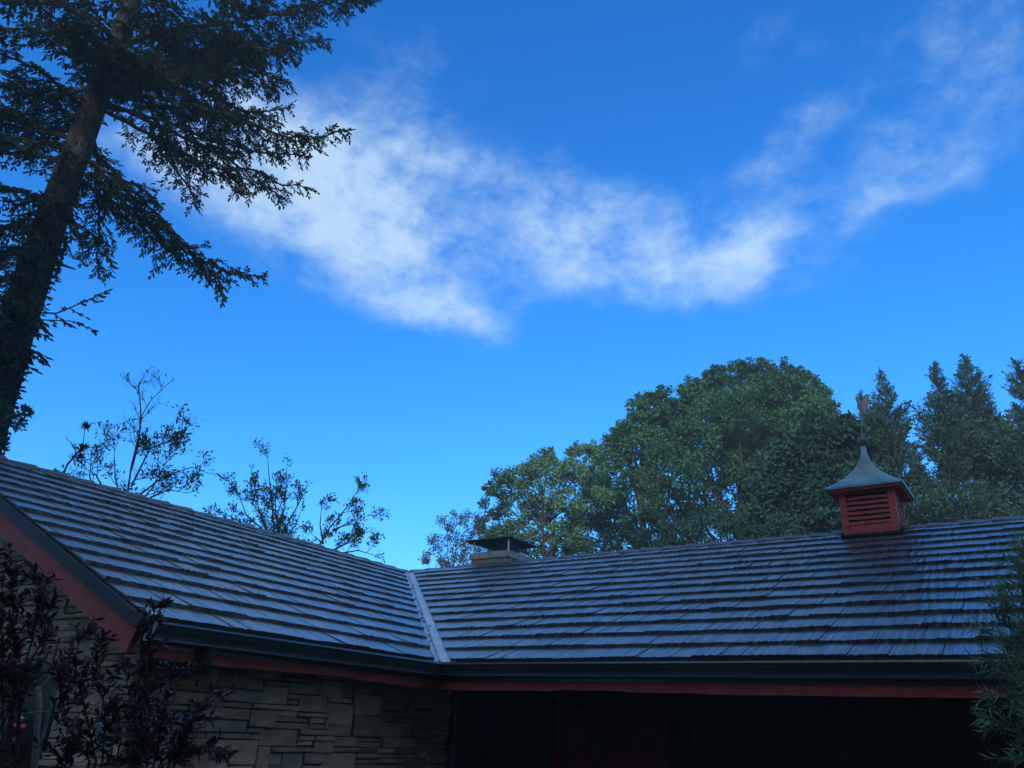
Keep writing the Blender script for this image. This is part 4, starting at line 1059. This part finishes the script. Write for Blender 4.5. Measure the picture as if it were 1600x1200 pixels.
def leafy_shrub(name, label, stems, dist, m, tmpl, leaf, aspect, nside, sidelen, seed, nmax, base_px, nleaf=9, droop=-.1, stem_m='stem_pale', stem_r=.011):
    r = np.random.default_rng(seed); b = at(base_px, 1190, dist); base = np.array([b[0], b[1], 0.])
    t = empty(name, base, label, 'shrub')
    mb = MB(); P, D, Q, L = [], [], [], []
    for st in stems:
        pts = [base + np.array([r.normal() * .06, r.normal() * .06, 0])] + [at(p[0], p[1], dist + p[2]) for p in st]
        mb.tube([p - base for p in pts], [stem_r * (1 - .75 * i / (len(pts) - 1)) for i in range(len(pts))], 5, cap=False)
        for i in range(1, len(pts) - 1):
            v = pts[i + 1] - pts[i]; Ls = np.linalg.norm(v); v = v / Ls
            for k in range(int(nside * Ls) + 1):
                p = pts[i] + v * Ls * r.random(); d = v * r.uniform(.5, 1.) + unit(r.normal(size=3)) * .7; d /= np.linalg.norm(d)
                sl = sidelen * r.uniform(.5, 1.2); q = p + d * sl; mb.tube([p - base, (p + q) / 2 - base + r.normal(size=3) * .01, q - base], [.003, .0025, .0015], 3, cap=False)
                nl = r.integers(nleaf - 3, nleaf + 3)
                for j in range(nl):
                    f = (j + .6) / nl; a_ = j * 2.4 + r.random(); sd = unit(np.cross(d, [.3, .2, .9])); up = np.cross(sd, d)
                    ld = d * r.uniform(.5, 1.0) + (sd * math.cos(a_) + up * math.sin(a_)) * .9 + UPZ * droop
                    P.append(p + (q - p) * f); D.append(ld); Q.append(d + UPZ * .6 + r.normal(size=3) * .3); L.append(leaf * r.uniform(.6, 1.2))
    mb.build('stem', M[stem_m], t); L = np.array(L)
    leaf_objects('leaf', P, D, Q, L, L * aspect, tmpl, m, t, base, nmax)
    return t
sh = leafy_shrub('purple_shrub', 'purple-leaved shrub at the lower left in front of the stone gable', [
    [(20, 1120, 0), (22, 1010, 0), (20, 930, 0), (14, 850, .0)], [(15, 1120, .1), (50, 1000, .1), (62, 930, .1), (55, 890, .1)], [(30, 1120, 0), (40, 1050, -.1), (75, 985, -.1), (70, 920, -.1)], [(5, 1130, 0), (2, 1000, 0), (4, 905, 0)],
    [(150, 1190, 0), (130, 1100, 0), (115, 1030, 0), (130, 985, 0)], [(160, 1190, .1), (165, 1110, .1), (150, 1050, .1), (155, 1000, .1)], [(140, 1190, 0), (105, 1130, -.1), (90, 1060, -.1), (100, 1020, 0)],
    [(210, 1195, 0), (225, 1100, 0), (232, 1030, 0), (238, 975, 0), (243, 948, 0)], [(240, 1195, 0), (255, 1120, 0), (268, 1070, 0), (275, 1050, 0)], [(230, 1195, .1), (210, 1120, .1), (198, 1070, .1), (195, 1035, .1)],
    [(250, 1195, 0), (290, 1140, 0), (320, 1105, 0), (345, 1082, 0)], [(255, 1195, 0), (300, 1170, 0), (330, 1165, 0), (348, 1175, 0)], [(220, 1195, -.1), (240, 1150, -.1), (250, 1110, -.1)], [(260, 1200, 0), (280, 1170, 0), (300, 1125, 0)], [(180, 1195, 0), (190, 1150, 0), (182, 1100, 0)],
    [(90, 1195, 0), (110, 1170, 0), (120, 1140, 0)], [(150, 1215, 0), (200, 1190, 0), (250, 1180, 0)], [(15, 1210, 0), (25, 1185, 0), (10, 1165, 0)], [(120, 1215, 0), (95, 1190, 0), (85, 1170, 0)]],
    4.3, M['leaf_purple'], PLUM, .047, .46, 46, .10, 31, 300, 120, stem_m='twig', stem_r=.007)
# bare pale trunk of a staked young tree by the window, with rising bare branches
b = at(56, 1200, 4.75); tb = np.array([b[0], b[1], 0.])
t = empty('bare_stem_tree', tb, 'slim bare pale trunk with upswept branches before the dark window', 'tree')
mb = MB(); tp_ = [np.zeros(3)] + [at(x, y, 4.75) - tb for x, y in ((54, 1195), (58, 1140), (62, 1100), (60, 1073))]
mb.tube(tp_, [.022, .016, .014, .012, .010], 8); mb.build('trunk', M['stem_pale'], t, smooth=True)
mb = MB()
for br in ([(0, 1112), (25, 1085), (45, 1072), (64, 1060)], [(8, 1100), (20, 1068), (28, 1045), (38, 1000), (44, 975)], [(0, 1130), (12, 1112), (30, 1102), (58, 1080)], [(0, 1155), (14, 1118), (40, 1114), (75, 1112)], [(60, 1080), (85, 1050), (100, 1010)], [(5, 1090), (8, 1060), (5, 1010)]):
    mb.tube([at(x, y, 4.7) - tb for x, y in br], np.linspace(.006, .003, len(br)), 4, cap=False)
mb.build('branches', M['stem_pale'], t)
# red ornament hanging before the window
oc = at(28, 1139, 5.0)
orn = empty('hanging_ornament', oc, 'small round red ornament hanging before the dark window', 'ornament')
mb = MB(); mb.lathe([(.012, .028), (.034, .022), (.040, .005), (.034, -.015), (.018, -.030), (.008, -.034)], (0, 0, 0), 14); mb.build('red_body', M['ornament'], orn, smooth=True)
mb = MB(); mb.lathe([(.006, .030), (.014, .040), (.012, .055), (.004, .060)], (0, 0, 0), 10); mb.lathe([(.004, -.062), (.009, -.055), (.008, -.042), (.003, -.036)], (.0, 0, 0), 8); mb.build('glass_bead', M['clear'], orn, smooth=True)
mb = MB(); mb.tube([(0, 0, .058), (0.005, 0, .35)], .0015, 4); mb.build('hanging_wire', M['iron'], orn)

# ------------------------------------------------------------------ willow-leaved bush at the right edge
leafy_shrub('willow_bush', 'green narrow-leaved bush overlapping the eave at the right edge', [
    [(1620, 1120, 0), (1610, 1020, 0), (1600, 940, 0), (1590, 880, 0)], [(1615, 1120, .1), (1590, 1040, .1), (1565, 1000, .1), (1535, 985, .1)], [(1620, 1150, -.1), (1595, 1060, -.1), (1570, 1040, -.1), (1540, 1030, -.1)],
    [(1625, 1150, 0), (1600, 1110, 0), (1575, 1090, 0), (1548, 1090, 0)], [(1625, 1180, .0), (1600, 1150, .0), (1575, 1130, 0), (1545, 1130, 0)], [(1630, 1120, .1), (1620, 980, .1), (1605, 900, .1), (1600, 850, .1)],
    [(1630, 1100, -.1), (1605, 990, -.1), (1580, 950, -.1), (1565, 930, -.1)], [(1630, 1190, 0), (1605, 1175, 0), (1590, 1180, 0)], [(1620, 1100, 0), (1600, 1010, 0), (1575, 975, 0), (1560, 965, 0)], [(1630, 1100, 0), (1615, 930, 0), (1590, 905, 0)],
    [(1640, 1150, .1), (1600, 1080, .1), (1585, 1060, .1)], [(1640, 1100, .15), (1612, 1050, .15), (1590, 1020, .15)], [(1640, 1200, .1), (1608, 1130, .1), (1592, 1110, .1)]],
    4.6, M['leaf_bamboo'], BLADE, .066, .15, 58, .12, 33, 290, 1640, nleaf=10, droop=-.05, stem_r=.008)
# ------------------------------------------------------------------ unseen leaf mass added behind the camera to shade the yard
n = 30000; a = rng.uniform(R_(105), R_(262), n); az_k = np.floor(a * 9) ; hmax = 17.0 + 2.0 * np.sin(az_k * 2.3)
dist_ = 14 + rng.uniform(0, 6, n); zz = rng.uniform(0, 1, n) ** .8 * hmax
wp = np.stack([np.sin(a) * dist_, np.cos(a) * dist_, zz], -1)
wd = foliage('added_shade_woods', wp, rng.normal(size=(n, 3)), rng.normal(size=(n, 3)), rng.uniform(.5, 1.0, n), rng.uniform(.4, .7, n), LOBED, M['leaf_hedge'], None, (0, 0, 0), stuff=True)
# thin morning haze over the whole place
mb = MB(); mb.box(-720, 720, -520, 1220, -1.0, 27.5); hz = mb.build('haze', M['soil']); hz['kind'] = 'stuff'
hm = bpy.data.materials.new('haze_air'); hm.use_nodes = True; hm.node_tree.nodes.clear()
pv = hm.node_tree.nodes.new('ShaderNodeVolumePrincipled'); pv.inputs['Color'].default_value = (.80, .92, .97, 1); pv.inputs['Density'].default_value = 0.0020; pv.inputs['Anisotropy'].default_value = .1
ho = hm.node_tree.nodes.new('ShaderNodeOutputMaterial'); hm.node_tree.links.new(pv.outputs[0], ho.inputs['Volume'])
hz.data.materials[0] = hm
print('objects', len(bpy.data.objects), 'tris', sum(len(o.data.polygons) for o in bpy.data.objects if o.type == 'MESH'))
